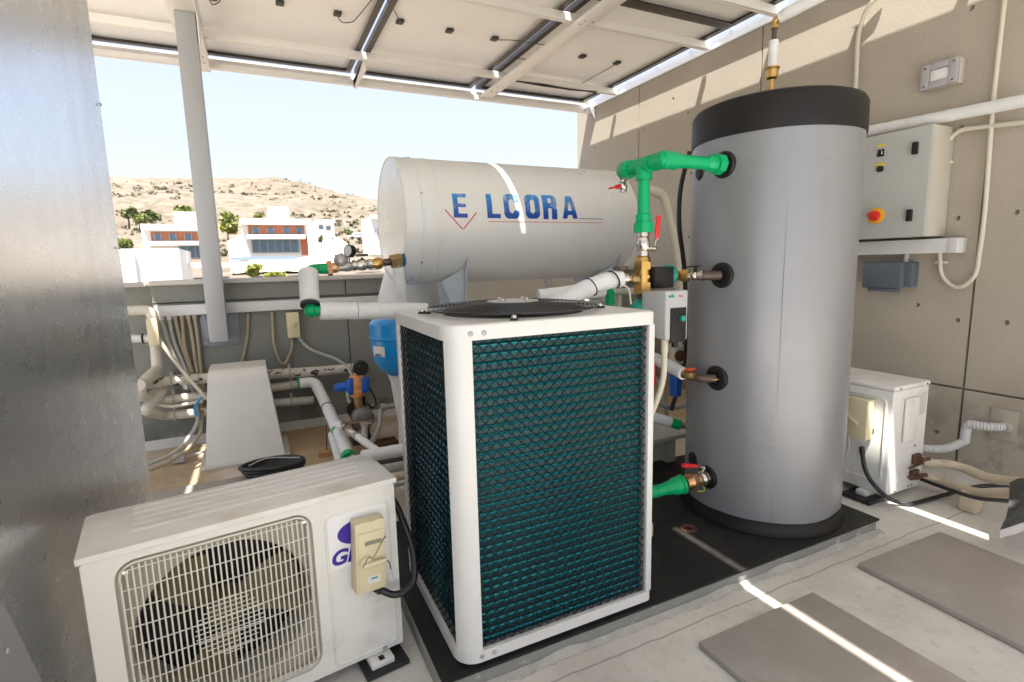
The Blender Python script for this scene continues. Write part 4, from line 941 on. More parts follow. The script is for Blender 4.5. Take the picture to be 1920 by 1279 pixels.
for k in range(3): b.box(0,0,0,0,0,0) if 0 else None
obj('label_print', b, BLACKP, lbl)

# ================================================================ NEAR OUTDOOR UNIT
def ac_unit(name_label, O, yaw, W_, D_, H0, H1, side_first=False):
    t = thing('outdoor_unit', name_label, 'air conditioner', (O[0], O[1], 0), 'air conditioner outdoor units')
    return t, Matrix.Translation((O[0], O[1], 0)) @ Matrix.Rotation(rad(yaw), 4, 'Z')
ac, M1 = ac_unit('white air conditioner outdoor unit in the foreground with round fan behind wire grille', (-.411, 1.39), 8.6, .735, .24, .04, .59)
AW, AD, AH = .735, .24, .59
# casing front built as a frame around the rounded grille opening
gx0, gx1, gz0, gz1, gr = .058, .494, .078, .545, .045
def rloop(x0, x1, z0, z1, r, n=6):
    o = []
    for cx, cz_, a0 in ((x1-r, z0+r, -90), (x1-r, z1-r, 0), (x0+r, z1-r, 90), (x0+r, z0+r, 180)):
        for k in range(n+1): a = rad(a0+90*k/n); o.append((cx+r*math.cos(a), cz_+r*math.sin(a)))
    return o
def ac_front(M, x0, x1, z0, z1, hx0, hx1, hz0, hz1, r, dep):
    b = B(M); o = rloop(x0, x1, z0, z1, .006); i = rloop(hx0, hx1, hz0, hz1, r); n = len(o)
    V = [(x, 0, z) for x, z in o]+[(x, 0, z) for x, z in i]+[(x, .006, z) for x, z in i]+[(x*1, .02, z) for x, z in rloop(hx0+.008, hx1-.008, hz0+.008, hz1-.008, r-.006)]+[(x, .012, z) for x, z in rloop(x0-.002, x1+.002, z0, z1, .006)]
    Fc = []
    for k in range(n): l = (k+1) % n; Fc += [(k, l, n+l, n+k), (n+k, n+l, 2*n+l, 2*n+k), (2*n+k, 2*n+l, 3*n+l, 3*n+k), (4*n+k, 4*n+l, l, k)]
    b._add(V, Fc, False); return b
zl = .565
b = ac_front(M1, .003, AW-.003, .042, zl-.002, gx0, gx1, gz0, gz1, gr, .02)
b.box(0, .004, .012, AD, .042, zl-.002).box(AW-.004, AW, .012, AD, .042, zl-.002).box(.0045, AW-.0045, AD-.004, AD, .042, zl-.002).box(.0045, AW-.0045, .013, AD-.005, .040, .046)
body = obj('casing', b, ACW, ac)
# raised outline of the service panel on the front
b = B(M1); lp = rloop(.528, .712, .058, .515, .02)
b.tube([(x, -.0005, z) for x, z in lp], .004, 6, closed=True); obj('panel_outline', b, ACW, body)
# lid with pressed grooves
b = B(M1); V = [(-.004,-.004,zl),(AW+.004,-.004,zl),(AW+.004,AD+.004,zl),(-.004,AD+.004,zl),(-.004,-.004,AH-.01),(AW+.004,-.004,AH-.01),(AW+.004,AD+.004,AH-.01),(-.004,AD+.004,AH-.01),(.02,.016,AH),(AW-.03,.016,AH),(AW-.03,AD-.014,AH),(.02,AD-.014,AH)]
b._add(V, [(0,1,5,4),(1,2,6,5),(2,3,7,6),(3,0,4,7),(4,5,9,8),(5,6,10,9),(6,7,11,10),(7,4,8,11),(8,9,10,11),(3,2,1,0)], False)
lid = obj('lid', b, ACTOP, ac)
b = B(M1)
for k in range(5): y = .055+.036*k; b.tube([(.10,y,AH-.001),(.12,y,AH-.0005),(AW-.09,y,AH-.0005),(AW-.07,y,AH-.001)], .0048, 8)
obj('lid_rib', b, ACTOP, lid)['kind'] = 'stuff'
# louvred inside: fan box
b = B(M1); fx, fz, fr = .277, .308, .205
o_ = rloop(gx0+.006, gx1-.006, gz0+.006, gz1-.006, gr-.004, 6); o = []
for i_, (x, z) in enumerate(o_):
    x2, z2 = o_[(i_+1) % len(o_)]; k_ = max(1, round(math.hypot(x2-x, z2-z)/.02)); o += [(x+(x2-x)*q/k_, z+(z2-z)*q/k_) for q in range(k_)]
n = len(o); V = [(x, .024, z) for x, z in o]
for x, z in o: a = math.atan2(z-fz, x-fx); V.append((fx+fr*math.cos(a), .024, fz+fr*math.sin(a)))
for x, z in o: a = math.atan2(z-fz, x-fx); V.append((fx+(fr-.006)*math.cos(a), .04, fz+(fr-.006)*math.sin(a)))
for x, z in o: a = math.atan2(z-fz, x-fx); V.append((fx+(fr-.006)*math.cos(a), .13, fz+(fr-.006)*math.sin(a)))
Fc = []
for k in range(n): l = (k+1) % n; Fc += [(k,l,n+l,n+k),(n+k,n+l,2*n+l,2*n+k),(2*n+k,2*n+l,3*n+l,3*n+k)]
b._add(V, Fc, True); obj('fan_ring', b, mat('dusty_ring', (.36,.33,.27), .6, var=.2), ac)
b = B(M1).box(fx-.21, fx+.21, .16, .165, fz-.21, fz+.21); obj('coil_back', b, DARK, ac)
b = B(M1).lathe((fx, .05, fz), (0,1,0), [(0,0),(0,.036),(.006,.044),(.06,.05)], 28); hub = obj('fan_hub', b, BLADE, ac)
b = B(M1)
for q in range(3):
    a0 = rad(20+120*q); V = []; nr_, na = 8, 8
    for i in range(nr_+1):
        rr = .045+(fr-.018-.045)*i/nr_
        for j in range(na+1):
            f_ = j/na-.5; sp_ = 1.05-.15*i/nr_; a = a0+f_*sp_-.25*i/nr_; V.append((fx+rr*math.cos(a), .072+f_*.055*(1+.3*i/nr_)+.006*math.cos(f_*5), fz+rr*math.sin(a)))
    b._add(V, [(i*(na+1)+j, i*(na+1)+j+1, (i+1)*(na+1)+j+1, (i+1)*(na+1)+j) for i in range(nr_) for j in range(na)], True)
obj('fan_blade', b, BLADE, hub)['kind'] = 'stuff'
# wire grille, slightly domed
def dome(x, z): dx = (x-fx)/.25; dz = (z-fz)/.26; return .004-.016*max(0, 1-max(dx*dx, dz*dz)**2)
b = B(M1); wg0, wg1, wz0, wz1 = gx0+.012, gx1-.012, gz0+.012, gz1-.012
x = wg0
def zlim(x):
    r = gr-.01; e = max(0, (wg0+r)-x, x-(wg1-r)); return r-math.sqrt(max(0, r*r-e*e))
while x <= wg1+1e-6:
    k = zlim(x); za_, zb_ = wz0+k, wz1-k; b.tube([(x, dome(x, za_+(zb_-za_)*j/14), za_+(zb_-za_)*j/14) for j in range(15)], .0021, 5); x += .0124
z = wz0+.012; rows = []
nrow = 10
for r_ in range(nrow):
    z = wz0+.01+(wz1-wz0-.02)*r_/(nrow-1); b.tube([(wg0+(wg1-wg0)*j/24, dome(wg0+(wg1-wg0)*j/24, z)+.002, z) for j in range(25)], .0014, 5)
for r_ in range(-6, 7):
    z = fz+r_*.0125; L = math.sqrt(max(0, .078**2-(r_*.0125)**2)); b.tube([(fx-L+2*L*j/6, dome(fx, z)+.002, z) for j in range(7)], .0012, 5)
b.tube([(x, .004, z) for x, z in rloop(wg0-.002, wg1+.002, wz0-.002, wz1+.002, gr-.012)], .003, 6, closed=True)
obj('grille', b, GRILLE, ac)
b = B(M1)
for x, z in ((gx0+.022, gz1-.03), (gx1-.02, gz1-.03), (gx0+.022, gz0+.03), (gx1-.02, gz0+.03)): b.lathe((x, .006, z), (0,-1,0), [(0,.007),(.004,.006),(.005,0)], 10)
b.lathe((.672,-.0,.052), (0,-1,0), [(0,.008),(.005,.007),(.006,0)], 12)
obj('grille_screw', b, CHROME, body)['kind'] = 'stuff'
# maker's mark: oval and letters on a pale sticker
b = B(M1).box(.530, .700, -.0012, -.0002, .352, .520) ; stk = obj('badge_sticker', b, mat('badge_white', (.78,.78,.78), .4), ac)
b = B(M1); b.prism([(.620+.062*math.cos(2*math.pi*k/40), -.0022, .450+.036*math.sin(2*math.pi*k/40)) for k in range(40)], (0,.0009,0)); obj('oval_mark', b, NAVY, stk)
b = text('GREE', .060, M1 @ frame((.533,-.0016,.366), (1,0,0), (0,0,1), (0,-1,0)), .0005, .0022, .25, 1.05); obj('lettering', b, NAVY, stk)
b = text('E', .042, M1 @ frame((.676,-.0016,.402), (1,0,0), (0,0,1), (0,-1,0)), .0005, .0012, 0, 1.0); obj('lettering', b, BLACKP, stk)
# feet on rubber pads
for x in (.10, .655):
    f = B(M1).box(x-.035, x+.035, -.035, AD+.02, .018, .036, .003); fo = obj('foot', f, ACW, ac)
    obj('slot', B(M1).box(x-.008, x+.008, -.028, -.008, .0362, .0372), BLACKP, fo)
# rear corner return seen at the right
b = B(M1).box(AW+.0005, AW+.012, .10, .20, .25, .42, .004); obj('side_handle', b, ACW, ac)
b = B(M1).box(.655-.055, .655+.075, -.05, .08, .003, .0175); solo('rubber_pad', b, RUB, 'black rubber pad under the right foot of the near outdoor unit', 'pad')
b = B(M1).box(.10-.06, .10+.06, -.05, .08, .003, .0175); solo('rubber_pad', b, RUB, 'black rubber pad under the left foot of the near outdoor unit', 'pad')
# isolator box on its front
tl, tr_, bl_, br_ = (.583,.497), (.673,.481), (.592,.290), (.686,.262)
bo = M1 @ Vector((.635, -.05, .27))
t = thing('isolator_box', 'cream isolator switch box hanging tilted on the front of the near outdoor unit', 'switch box', bo)
M2 = M1 @ Matrix.Translation((.634, 0, .385)) @ Matrix.Rotation(rad(2.5), 4, 'Y')
b = B(M2).box(-.043, .043, -.05, -.004, -.105, .105, .003); bx_ = obj('housing', b, CREAM, t)
b = B(M2).box(-.036, .036, -.0525, -.0502, -.095, .075, .001); obj('cover', b, CREAM, bx_)
b = B(M2)
for x in (-.024, .022): b.lathe((x, -.048, .092), (0,-1,.15), [(0,.015),(.003,.015),(.004,.012),(.004,0)], 20)
obj('knockout', b, CREAM, bx_)
b = B(M2).lathe((-.018, -.0525, -.008), (0,-1,0), [(0,.018),(.010,.016),(.011,0)], 20).bar((-.028,-.066,-.013), (.040,-.064,-.013), .012, .012, bev=.004); rt = obj('rotary_handle', b, CREAM, t)
b = B(M2).tube([(-.028,-.068,-.014),(-.014,-.070,.014),(.0,-.070,.006),(.035,-.056,.045),(.044,-.05,.052)], .0012, 5, fil=.008); b.tube([(.036,-.066,-.012),(.050,-.06,-.025),(.056,-.055,-.052)], .002, 5, fil=.02); obj('wire_tie', b, IRON, rt)
b = B(M2).box(-.018, .030, -.0535, -.0526, .038, .050); obj('faded_print', b, mat('faded_print', (.22,.20,.16), .6, var=.7, vs=120), bx_)
b = B(M2).box(-.012, .026, -.0535, -.0526, -.078, -.056); sk = obj('white_sticker', b, WHITE, bx_)
b = B(M2).box(-.002, .018, -.0541, -.0536, -.0665, -.062); obj('sticker_mark', b, TEALP, sk)
p0 = M2 @ Vector((.02, -.03, -.106)); 
b = B().tube([p0, p0+Vector((.012,0,-.02))], [.016,.012], 14); b.tube([p0+Vector((.008,0,-.012)), M1 @ Vector((.70,-.05,.235)), M1 @ Vector((.765,-.04,.245)), M1 @ Vector((.785,0,.33)), M1 @ Vector((.765,.08,.46)), M1 @ Vector((.742,.12,.50))], .0105, 12, fil=.05)
solo('black_cable', b, CABLE, 'thick black cable looping from the tilted isolator box round the near outdoor unit', 'cable')

# ================================================================ FAR OUTDOOR UNIT
CX0, CX1, CY0, CY1, CZ0, CZ1 = 2.635, 2.925, 1.395, 2.19, .045, .585
t = thing('outdoor_unit', 'smaller looking white outdoor unit by the concrete wall behind the grey tank', 'air conditioner', (CX0, CY0, 0), 'air conditioner outdoor units')
b = B().box(CX0, CX1, CY0, CY1, CZ0, CZ1-.024, .008, 3); cs = obj('casing', b, ACW, t)
obj('lid', B().box(CX0-.004, CX1+.004, CY0-.004, CY1+.004, CZ1-.022, CZ1, .008, 3), ACTOP, t)
b = B(); lp = rloop(CY0+.03, CY0+.30, CZ0+.06, CZ1-.06, .03); b.tube([(CX0-.0005, y, z) for y, z in lp], .006, 6, closed=True); obj('panel_outline', b, ACW, cs)
b = B().box(CX0+.085, CX0+.20, CY0-.012, CY0-.0005, .30, .52, .008); b.tube([(CX0+.075,CY0-.001,.53),(CX0+.075,CY0-.001,.10)], .003, 6).tube([(CX0+.065,CY0-.001,.53),(CX0+.065,CY0-.001,.27)], .002, 6); obj('service_cover', b, ACW, t)
b = B().box(CX0+.222, CX0+.268, CY0-.0018, CY0-.0004, .42, .53); rp = obj('rating_plate', b, mat('rating_plate', (.52,.51,.48), .5, var=.3, vs=60), t)
for k in range(2):
    z = (.20, .12)[k]; x = CX0+(.215, .205)[k]
    b = B().box(x-.03, x+.03, CY0-.02, CY0-.001, z-.025, z+.025, .006); hexn(b, (x, CY0-.02, z), (0,-1,0), .016, .02); hexn(b, (x-.0, CY0-.012, z), (.7,0,-.7), .011, .035); b.cyl((x, CY0-.03, z), (x+.03, CY0-.05, z+.008), .009); obj('service_valve', b, RUST, t)
b = B()
for x, z in ((CX0+.04,CZ1-.012),(CX1-.03,CZ1-.012),(CX0+.2,.27),(CX0+.06,.06),(CX0+.17,.065),(CX0+.2,.065)): b.lathe((x, CY0-.004, z), (0,-1,0), [(0,.005),(.003,.004),(.003,0)], 8)
obj('casing_screw', b, IRON, cs)['kind'] = 'stuff'
for y in (CY0+.1, CY1-.1):
    obj('foot', B().box(CX0-.03, CX1+.03, y-.025, y+.025, .02, .0445, .002), ACW, t)
b = B().box(CX0-.075, CX0+.05, CY0+.03, CY0+.17, .003, .0195); solo('rubber_pad', b, RUB, 'black rubber pad under the foot of the far outdoor unit', 'pad')
for ch_, o_ in (('7', .115), ('E', .09)): obj('lettering', text(ch_, .03, frame((CX0-.0012, CY0+o_, .34), (0,-1,0), (0,0,1), (-1,0,0)), .0006, .0006), BLACKP, t)
jy = P(1632, 790, x=CX0-.03).y
t = thing('isolator_box', 'cream isolator box on the far outdoor unit, partly hidden by the grey tank', 'switch box', (CX0-.03, 1.6, .3))
b = B().box(CX0-.06, CX0-.004, jy, jy+.13, P(1625,828,x=CX0-.06).z, P(1625,752,x=CX0-.06).z, .004); ho = obj('housing', b, CREAM, t)
zj = P(1625,792,x=CX0-.06).z; obj('rotary_handle', B().bar((CX0-.068,jy+.035,zj-.02), (CX0-.068,jy+.10,zj+.02), .014, .012, (-1,0,0), .003), CREAM, t)
b = B().tube([P(1616,838,x=CX0-.03), P(1617,852,x=CX0-.03)], .012, 10); b.tube([P(1616,845,x=CX0-.03), P(1622,888,x=CX0-.06), P(1652,925,x=2.57), P(1676,940,z=.02), P(1705,946,z=.014), P(1765,930,z=.02), P(1830,911,z=.06), P(1900,910,z=.09)], .010, 12, fil=.08)
solo('black_cable', b, CABLE, 'black cable sagging from the far isolator box across the floor to the right edge', 'cable')
b = B().tube([P(1591,815,x=CX0-.03), P(1592,840,x=CX0-.03), P(1586,856,x=CX0-.03)], .005, 8, fil=.02); solo('thin_cable', b, CREAMD, 'thin white cable curving out beside the grey tank above the rubber pad', 'cable')
# lagged refrigerant pipes
LAG = mat('weathered_cream_lagging', (.55,.47,.35), .65, var=.12, vs=12, dirt=(.30,.18,.09), dirt_s=7, dirt_t=(.6,.75), bump=.3, bs=50)
xx = 3.12
b = B().tube([P(1732,869,x=2.98), P(1775,869,x=3.03), P(1810,878,x=3.05), P(1850,897,x=3.0), P(1925,905,x=2.95)], .022, 14, fil=.08, wob=.05, step=.02)
t = solo('lagged_pipe', b, LAG, 'upper cream lagged pipe arching from the far outdoor unit to the right edge', 'pipe', 'cream lagged refrigerant pipes')
b = B().tube([P(1705,878,y=CY0-.05), P(1732,868,x=2.98)], .006, 8); obj('bare_end', b, IRON, t)
b = B().tube([P(1722,890,x=2.95), P(1768,903,x=3.0), P(1825,924,x=2.9), P(1925,927,x=2.8)], .020, 14, fil=.08, wob=.05, step=.02)
t = solo('lagged_pipe', b, LAG, 'lower cream lagged pipe with brown stain lying near the floor', 'pipe', 'cream lagged refrigerant pipes')
b = B().tube([P(1703,895,y=CY0-.05), P(1728,888,x=2.95)], .006, 8); obj('bare_end', b, IRON, t)
b = B().tube([P(1712,893,x=2.93), P(1770,915,x=2.9), P(1830,935,x=2.85), P(1925,942,x=2.7)], .009, 10, fil=.08); solo('black_cable', b, CABLE, 'straight black cable under the lower lagged pipe', 'cable')
c = P(1832, 962, z=0); b = B().box(c.x-.04, c.x+.03, c.y-.01, c.y+.06, 0, .10, .012); solo('pipe_support', b, LAG, 'small cream block propping the lagged pipes', 'block')
b = B(); 
t = thing('drain_hose', 'white corrugated drain hose from the wall plate down behind the far outdoor unit', 'hose', (3.4, 1.4, .2))
pth = [P(1712,836,x=3.2), P(1740,842,x=3.25), P(1775,842,x=3.33), P(1808,828,x=3.42)]
def corr(b_, pts, r, fil=.06):
    q = B(); pts = [Vector(p) for p in pts]; tmp = [pts[0]]
    for i in range(1, len(pts)-1):
        a, bb_, c = pts[i-1], pts[i], pts[i+1]; f = min(fil, (a-bb_).length*.48, (c-bb_).length*.48); p1 = bb_+(a-bb_).normalized()*f; p2 = bb_+(c-bb_).normalized()*f
        for k in range(9): t_ = k/8; tmp.append(p1*(1-t_)**2+bb_*2*t_*(1-t_)+p2*t_*t_)
    tmp.append(pts[-1]); out = [tmp[0]]
    for a, c in zip(tmp, tmp[1:]):
        n_ = max(1, round((c-a).length/.004)); out += [a.lerp(c, k/n_) for k in range(1, n_+1)]
    b_.tube(out, [r*(1+.10*(1 if (i//1) % 3 else -1)) for i in range(len(out))], 14)
b = B(); corr(b, pth, .020); obj('lower_hose', b, WHITE, t)
obj('coupling', B().cyl(P(1808,829,x=3.42), P(1812,803,x=3.42), .024), WHITE, t)
b = B(); corr(b, [P(1811,812,x=3.42), P(1814,794,x=3.42), P(1845,800,x=3.42), P(1884,801,x=3.47)], .021, .04); obj('upper_hose', b, WHITE, t)
w0, w1 = P(1860,764,x=3.5), P(1905,830,x=3.5); b = B().box(3.492, 3.4995, w1.y, w0.y, w1.z, w0.z, .002); b.lathe((3.492, P(1884,801,x=3.49).y, P(1884,801,x=3.49).z), (-1,0,0), [(0,.032),(.006,.03),(.02,.025)], 20)
solo('wall_plate', b, mat('plate_beige', (.40,.36,.30), .7), 'square pale plate on the wall where the corrugated hose enters', 'plate')
# rolled roofing felt at the right edge
b = B(); V = []; n1, n2 = 16, 12
c00, c10, c01, c11 = P(1871,998,x=2.55), P(2010,955,x=2.75), P(1893,905,x=2.80), P(2010,870,x=2.95)
for i in range(n1+1):
    for j in range(n2+1):
        f_, g_ = i/n1, j/n2; p = c00*(1-f_)*(1-g_)+c10*f_*(1-g_)+c01*(1-f_)*g_+c11*f_*g_
        V.append(p+Vector((-.05*math.sin(math.pi*g_), -.03*math.sin(math.pi*g_), .012*noise.noise(Vector((f_*6, g_*6, 2)))+.01*math.sin(f_*5))))
b._add(V, [(i*(n2+1)+j, i*(n2+1)+j+1, (i+1)*(n2+1)+j+1, (i+1)*(n2+1)+j) for i in range(n1) for j in range(n2)], True)
bmesh.ops.solidify(b.bm, geom=b.bm.faces[:], thickness=.012)
solo('roofing_felt', b, FELT, 'curled piece of dark grey roofing felt at the right edge', 'roofing felt')
fe = bpy.data.objects[-1] if False else [o for o in COL.objects if o.name == 'roofing_felt'][0]
b = B(); lipv = []
for i in range(15): f_ = i/14; p = c00.lerp(c10, f_); w_ = .018+.008*noise.noise(Vector((f_*7, 1, 1))); lipv += [p+Vector((-.012,-.012,-w_)), p+Vector((-.002,-.006,.012))]
b._add(lipv, [(2*k, 2*k+1, 2*k+3, 2*k+2) for k in range(14)], True); bmesh.ops.solidify(b.bm, geom=b.bm.faces[:], thickness=.004); obj('pale_underside', b, COPING, fe)

# ================================================================ ON THE CONCRETE WALL
t = thing('control_cabinet', 'light grey control cabinet with red and yellow rotary switch on the concrete wall', 'electrical cabinet', (3.39, 1.9, 1.29))
KX, KY0, KY1, KZ0, KZ1 = 3.28, 1.66, 2.30, 1.292, 1.875
obj('housing', B().box(KX+.022, 3.495, KY0, KY1, KZ0, KZ1, .003), CABS, t)
obj('door', B().box(KX, KX+.020, KY0-.001, KY1, KZ0-.001, KZ1+.001, .004), CABG, t)
def K(px, py): p = P(px, py, x=KX); return p.y, p.z
for (px, py) in ((1718,278), (1707,404)):
    y, z = K(px, py); obj('lock', B().box(KX-.022, KX-.0005, y-.013, y+.013, z-.032, z+.032, .004), BLACKP, t)
y, z = K(1652, 287); b = B().box(KX-.006, KX-.0005, y-.017, y+.017, z-.02, z+.02, .001).lathe((KX-.006,y,z), (-1,0,0), [(0,.016),(.006,.016),(.006,.012)], 20); sw = obj('selector_switch', b, BLACKP, t)
obj('switch_ring', B().ring((KX-.013,y,z), .0125, .0028, 24, 6, (1,0,0)), CHROME, sw); obj('switch_knob', B().bar((KX-.02,y+.008,z-.016), (KX-.02,y-.006,z+.016), .008, .012, (-1,0,0), .002), BLACKP, sw)
y2, z2 = K(1653, 275); obj('switch_label', B().box(KX-.002, KX-.0004, y2-.024, y2+.024, z2-.001, z2+.011), YEL, t)
y, z = K(1651, 317); obj('push_button', B().lathe((KX,y,z), (-1,0,0), [(0,.017),(.012,.017),(.014,.013),(.020,.012),(.020,0)], 20), BLACKP, t)
y2, z2 = K(1652, 309); obj('button_label', B().box(KX-.002, KX-.0004, y2-.027, y2+.027, z2-.006, z2+.007), YEL, t)
y, z = K(1643, 405); rs = obj('rotary_plate', B().lathe((KX,y,z), (-1,0,0), [(0,.046),(.008,.045),(.012,.038),(.012,0)], 36), YELO, t)
obj('rotary_knob', B().lathe((KX-.012,y,z), (-1,0,0), [(0,.030),(.016,.028),(.018,0)], 28).bar((KX-.034,y-.028,z-.010), (KX-.034,y+.028,z+.010), .014, .022, (-1,0,0), .003), RED, rs)
TR2 = thing('cable_trunking', 'white trunking strip directly below the control cabinet', 'trunking', (3.43, 1.9, 1.2))
c0, c1 = P(1791,446,x=3.40), P(1791,474,x=3.40)
obj('trunk', B().box(3.40, 3.496, 1.60, 2.4, c1.z, c0.z, .002), WHITE, TR2); obj('end_cap', B().box(3.397, 3.497, 1.555, 1.5998, c1.z-.001, c0.z+.001, .002), WHITE, TR2)
s0, s1 = P(1625,492,x=3.42), P(1690,545,x=3.42)
t = thing('weatherproof_socket', 'slate grey weatherproof socket box below the white trunking', 'socket', (3.44, 1.85, s1.z))
obj('back_box', B().box(3.43, 3.497, s1.y-.045, s0.y-.03, s1.z+.02, s0.z-.002, .008), SLATE, t)
obj('flap', B().box(3.385, 3.429, s1.y-.012, s0.y, s1.z+.012, s0.z, .01).box(3.395, 3.43, s1.y+.01, s0.y-.03, s1.z-.008, s1.z+.0118, .004), SLATE, t)
b = B().cyl((3.46, s1.y+.01, s0.z-.005), (3.46, s1.y+.01, c1.z+.001), .014); obj('conduit_stub', b, GREYC, t)
l0, l1 = P(1723,130,x=3.42), P(1790,155,x=3.42)
t = thing('wall_light', 'square grey wall light with opal lens high on the concrete wall', 'wall light', (3.46, 1.73, 2.1))
ly0, ly1, lz0, lz1 = 1.645, 1.815, 2.095, 2.225
obj('housing', B().box(3.45, 3.497, ly0-.004, ly1, lz0, lz1, .004), CABS, t)
b = B(); o = [(ly0,lz0),(ly1,lz0),(ly1,lz1),(ly0,lz1)]; b.box(3.425, 3.449, ly0, ly0+.04, lz0, lz1, .003).box(3.425, 3.449, ly1-.04, ly1, lz0, lz1, .003).box(3.425, 3.449, ly0+.0405, ly1-.0405, lz0, lz0+.034, .003).box(3.425, 3.449, ly0+.0405, ly1-.0405, lz1-.034, lz1, .003); obj('bezel', b, mat('lilac_grey_plastic', (.38,.37,.39), .45), t)
obj('lens', B().box(3.432, 3.449, ly0+.042, ly1-.042, lz0+.036, lz1-.036, .003), LENS, t)
b = B()
for y in (ly0+.018, ly1-.018):
    for z in (lz0+.018, lz1-.018): b.lathe((3.426, y, z), (-1,0,0), [(0,.006),(.002,.005),(.002,0)], 10)
obj('bezel_screw', b, IRON, t)['kind'] = 'stuff'
b = B().tube([P(1600,252,x=3.40), P(1925,188,x=3.40)], .031, 18, wob=.05, step=.02)
solo('insulated_pipe', b, INSUL, 'long wrapped white pipe crossing the concrete wall above the control cabinet', 'pipe', 'white insulated pipes')
CG = 'cream conduits on the concrete wall'
def conduit(pts, label, r=.0125, clips=()):
    b = B().tube(pts, r, 12, fil=.13); t = solo('conduit', b, CREAMD, label, 'conduit', CG)
    for c in clips: obj('clip', B().box(c.x-.004, 3.498, c.y-.028, c.y+.028, c.z-.008, c.z+.008, .003), CREAMD, t)
conduit([P(1763,440,x=3.47), P(1778,262,x=3.47), P(1800,243,x=3.47), P(1925,229,x=3.47)], 'cream conduit rising right of the cabinet and curving toward the right edge', .0125, (P(1774,305,x=3.475), P(1880,234,x=3.475)))
p_ = P(1884,-10,x=3.47); q_ = P(1838,505,x=3.47)
conduit([P(1762,474,x=3.47), P(1764,520,x=3.47), P(1795,545,x=3.47), P(1830,520,x=3.47), P(1846,410,x=3.47), P(1862,190,x=3.47), P(1886,-20,x=3.47)], 'cream conduit looping under the trunking and climbing along the wall joint', .011, (P(1763,492,x=3.475),))
conduit([P(1604,180,x=3.47), P(1609,60,x=3.47), P(1625,15,x=3.47), P(1660,-20,x=3.47)], 'cream conduit rising above the right side of the black tank cap', .013, (P(1608,48,x=3.475),))

# ================================================================ ALONG THE PARAPET
b = B().box(P(290,580,y=4.17).x, 1.4, 4.15, 4.199, .905, .975, .002); solo('cable_trunking', b, WHITE, 'long white trunking strip along the top of the grey parapet', 'trunking')
TZ = .905
FG = 'flexible conduits dropping from the parapet trunking'
for k, (pts, mt, lab) in enumerate((
    ([(303,596),(318,650),(348,705),(372,752)], GREYC, 'first pale conduit from the left end of the parapet trunking'),
    ([(317,596),(325,640),(352,700),(372,760),(370,800),(330,850),(272,872)], GREYC, 'second grey conduit from the left, bending down to the floor by the steel panel'),
    ([(328,594),(338,640),(356,690),(380,760),(375,820),(335,858),(272,885)], TANC, 'third tan conduit from the left of the bundle'),
    ([(341,594),(346,650),(358,690),(390,770)], TANC, 'fourth tan conduit from the left of the bundle'),
    ([(353,594),(362,640),(368,690),(385,760)], TANC, 'fifth tan conduit, second from the post'),
    ([(365,594),(372,640),(376,690),(388,750)], TANC, 'sixth tan conduit, right beside the steel post plate'))):
    yy = 4.13
    pp = [P(a, c, y=yy+.03) if c < 780 else P(a, c, y=yy-.35-.3*((c-800)/70)) for a, c in pts]
    if len(pts) > 4: pp[-1].z = max(pp[-1].z, .015); pp[-2].z = max(pp[-2].z, .015)
    b = B().tube(pp, .0115, 10, fil=.15); t = solo('flexible_conduit', b, mt, lab, 'conduit', FG)
    obj('gland', B().cyl((pp[0].x, pp[0].y, pp[0].z-.015), (pp[0].x, pp[0].y, TZ), .016, seg=14), WHITE if k < 2 else mt, t)
b = B().tube([P(287,612,y=4.0), P(300,640,y=4.0), P(345,700,y=4.0), P(388,748,y=4.0)], .012, 10, fil=.1); solo('flexible_conduit', b, CREAMD, 'pale sunlit conduit slanting from the yellow box down to the cowl', 'conduit', FG)
b = B().tube([P(465,588,y=4.18), P(464,640,y=4.18), P(450,690,y=4.18)], .0105, 10, fil=.1); solo('flexible_conduit', b, TANC, 'single tan conduit dropping right of the post plate behind the cowl', 'conduit', FG)
b = B().tube([P(510,585,y=4.18), P(513,650,y=4.17), P(531,692,y=4.16), P(548,655,y=4.17), P(547,632,y=4.18)], .0105, 10, fil=.09); solo('flexible_conduit', b, TANC, 'tan conduit hanging in a U loop left of the small switch box', 'conduit', FG)
b = B().tube([P(560,632,y=4.17), P(578,655,y=4.15), P(640,676,y=4.1), P(664,705,y=4.0), P(650,735,y=3.9), P(655,758,y=3.85), P(675,768,y=3.8), P(704,760,y=3.75)], .0115, 10, fil=.12); solo('flexible_conduit', b, GREYC, 'long grey conduit from the small switch box past the blue controller', 'conduit', FG)
def sbox(px, py, w, h, label, lines=True):
    c = P(px, py, y=4.16); t = thing('isolator_box', label, 'switch box', (c.x, 4.17, c.z-h/2))
    obj('housing', B().box(c.x-w/2, c.x+w/2, 4.13, 4.199, c.z-h/2, c.z+h/2, .004), CREAM, t)
    if lines: obj('rotary_handle', B().bar((c.x-w*.3,4.122,c.z), (c.x+w*.32,4.122,c.z+h*.10), .010, .012, (0,-1,0), .002).lathe((c.x-w*.1,4.13,c.z), (0,-1,0), [(0,w*.28),(.008,w*.25),(.008,0)], 18), CREAM, t)
sbox(549.5, 609, .085, .185, 'small cream switch box on the parapet below the trunking')
c = P(288, 622, y=4.0); b = B().box(c.x-.03, c.x+.03, 3.97, 4.02, c.z-.085, c.z+.085, .004); solo('junction_box', b, CREAM, 'narrow yellowed box fixed to the vertical pipe beside the steel panel', 'switch box')
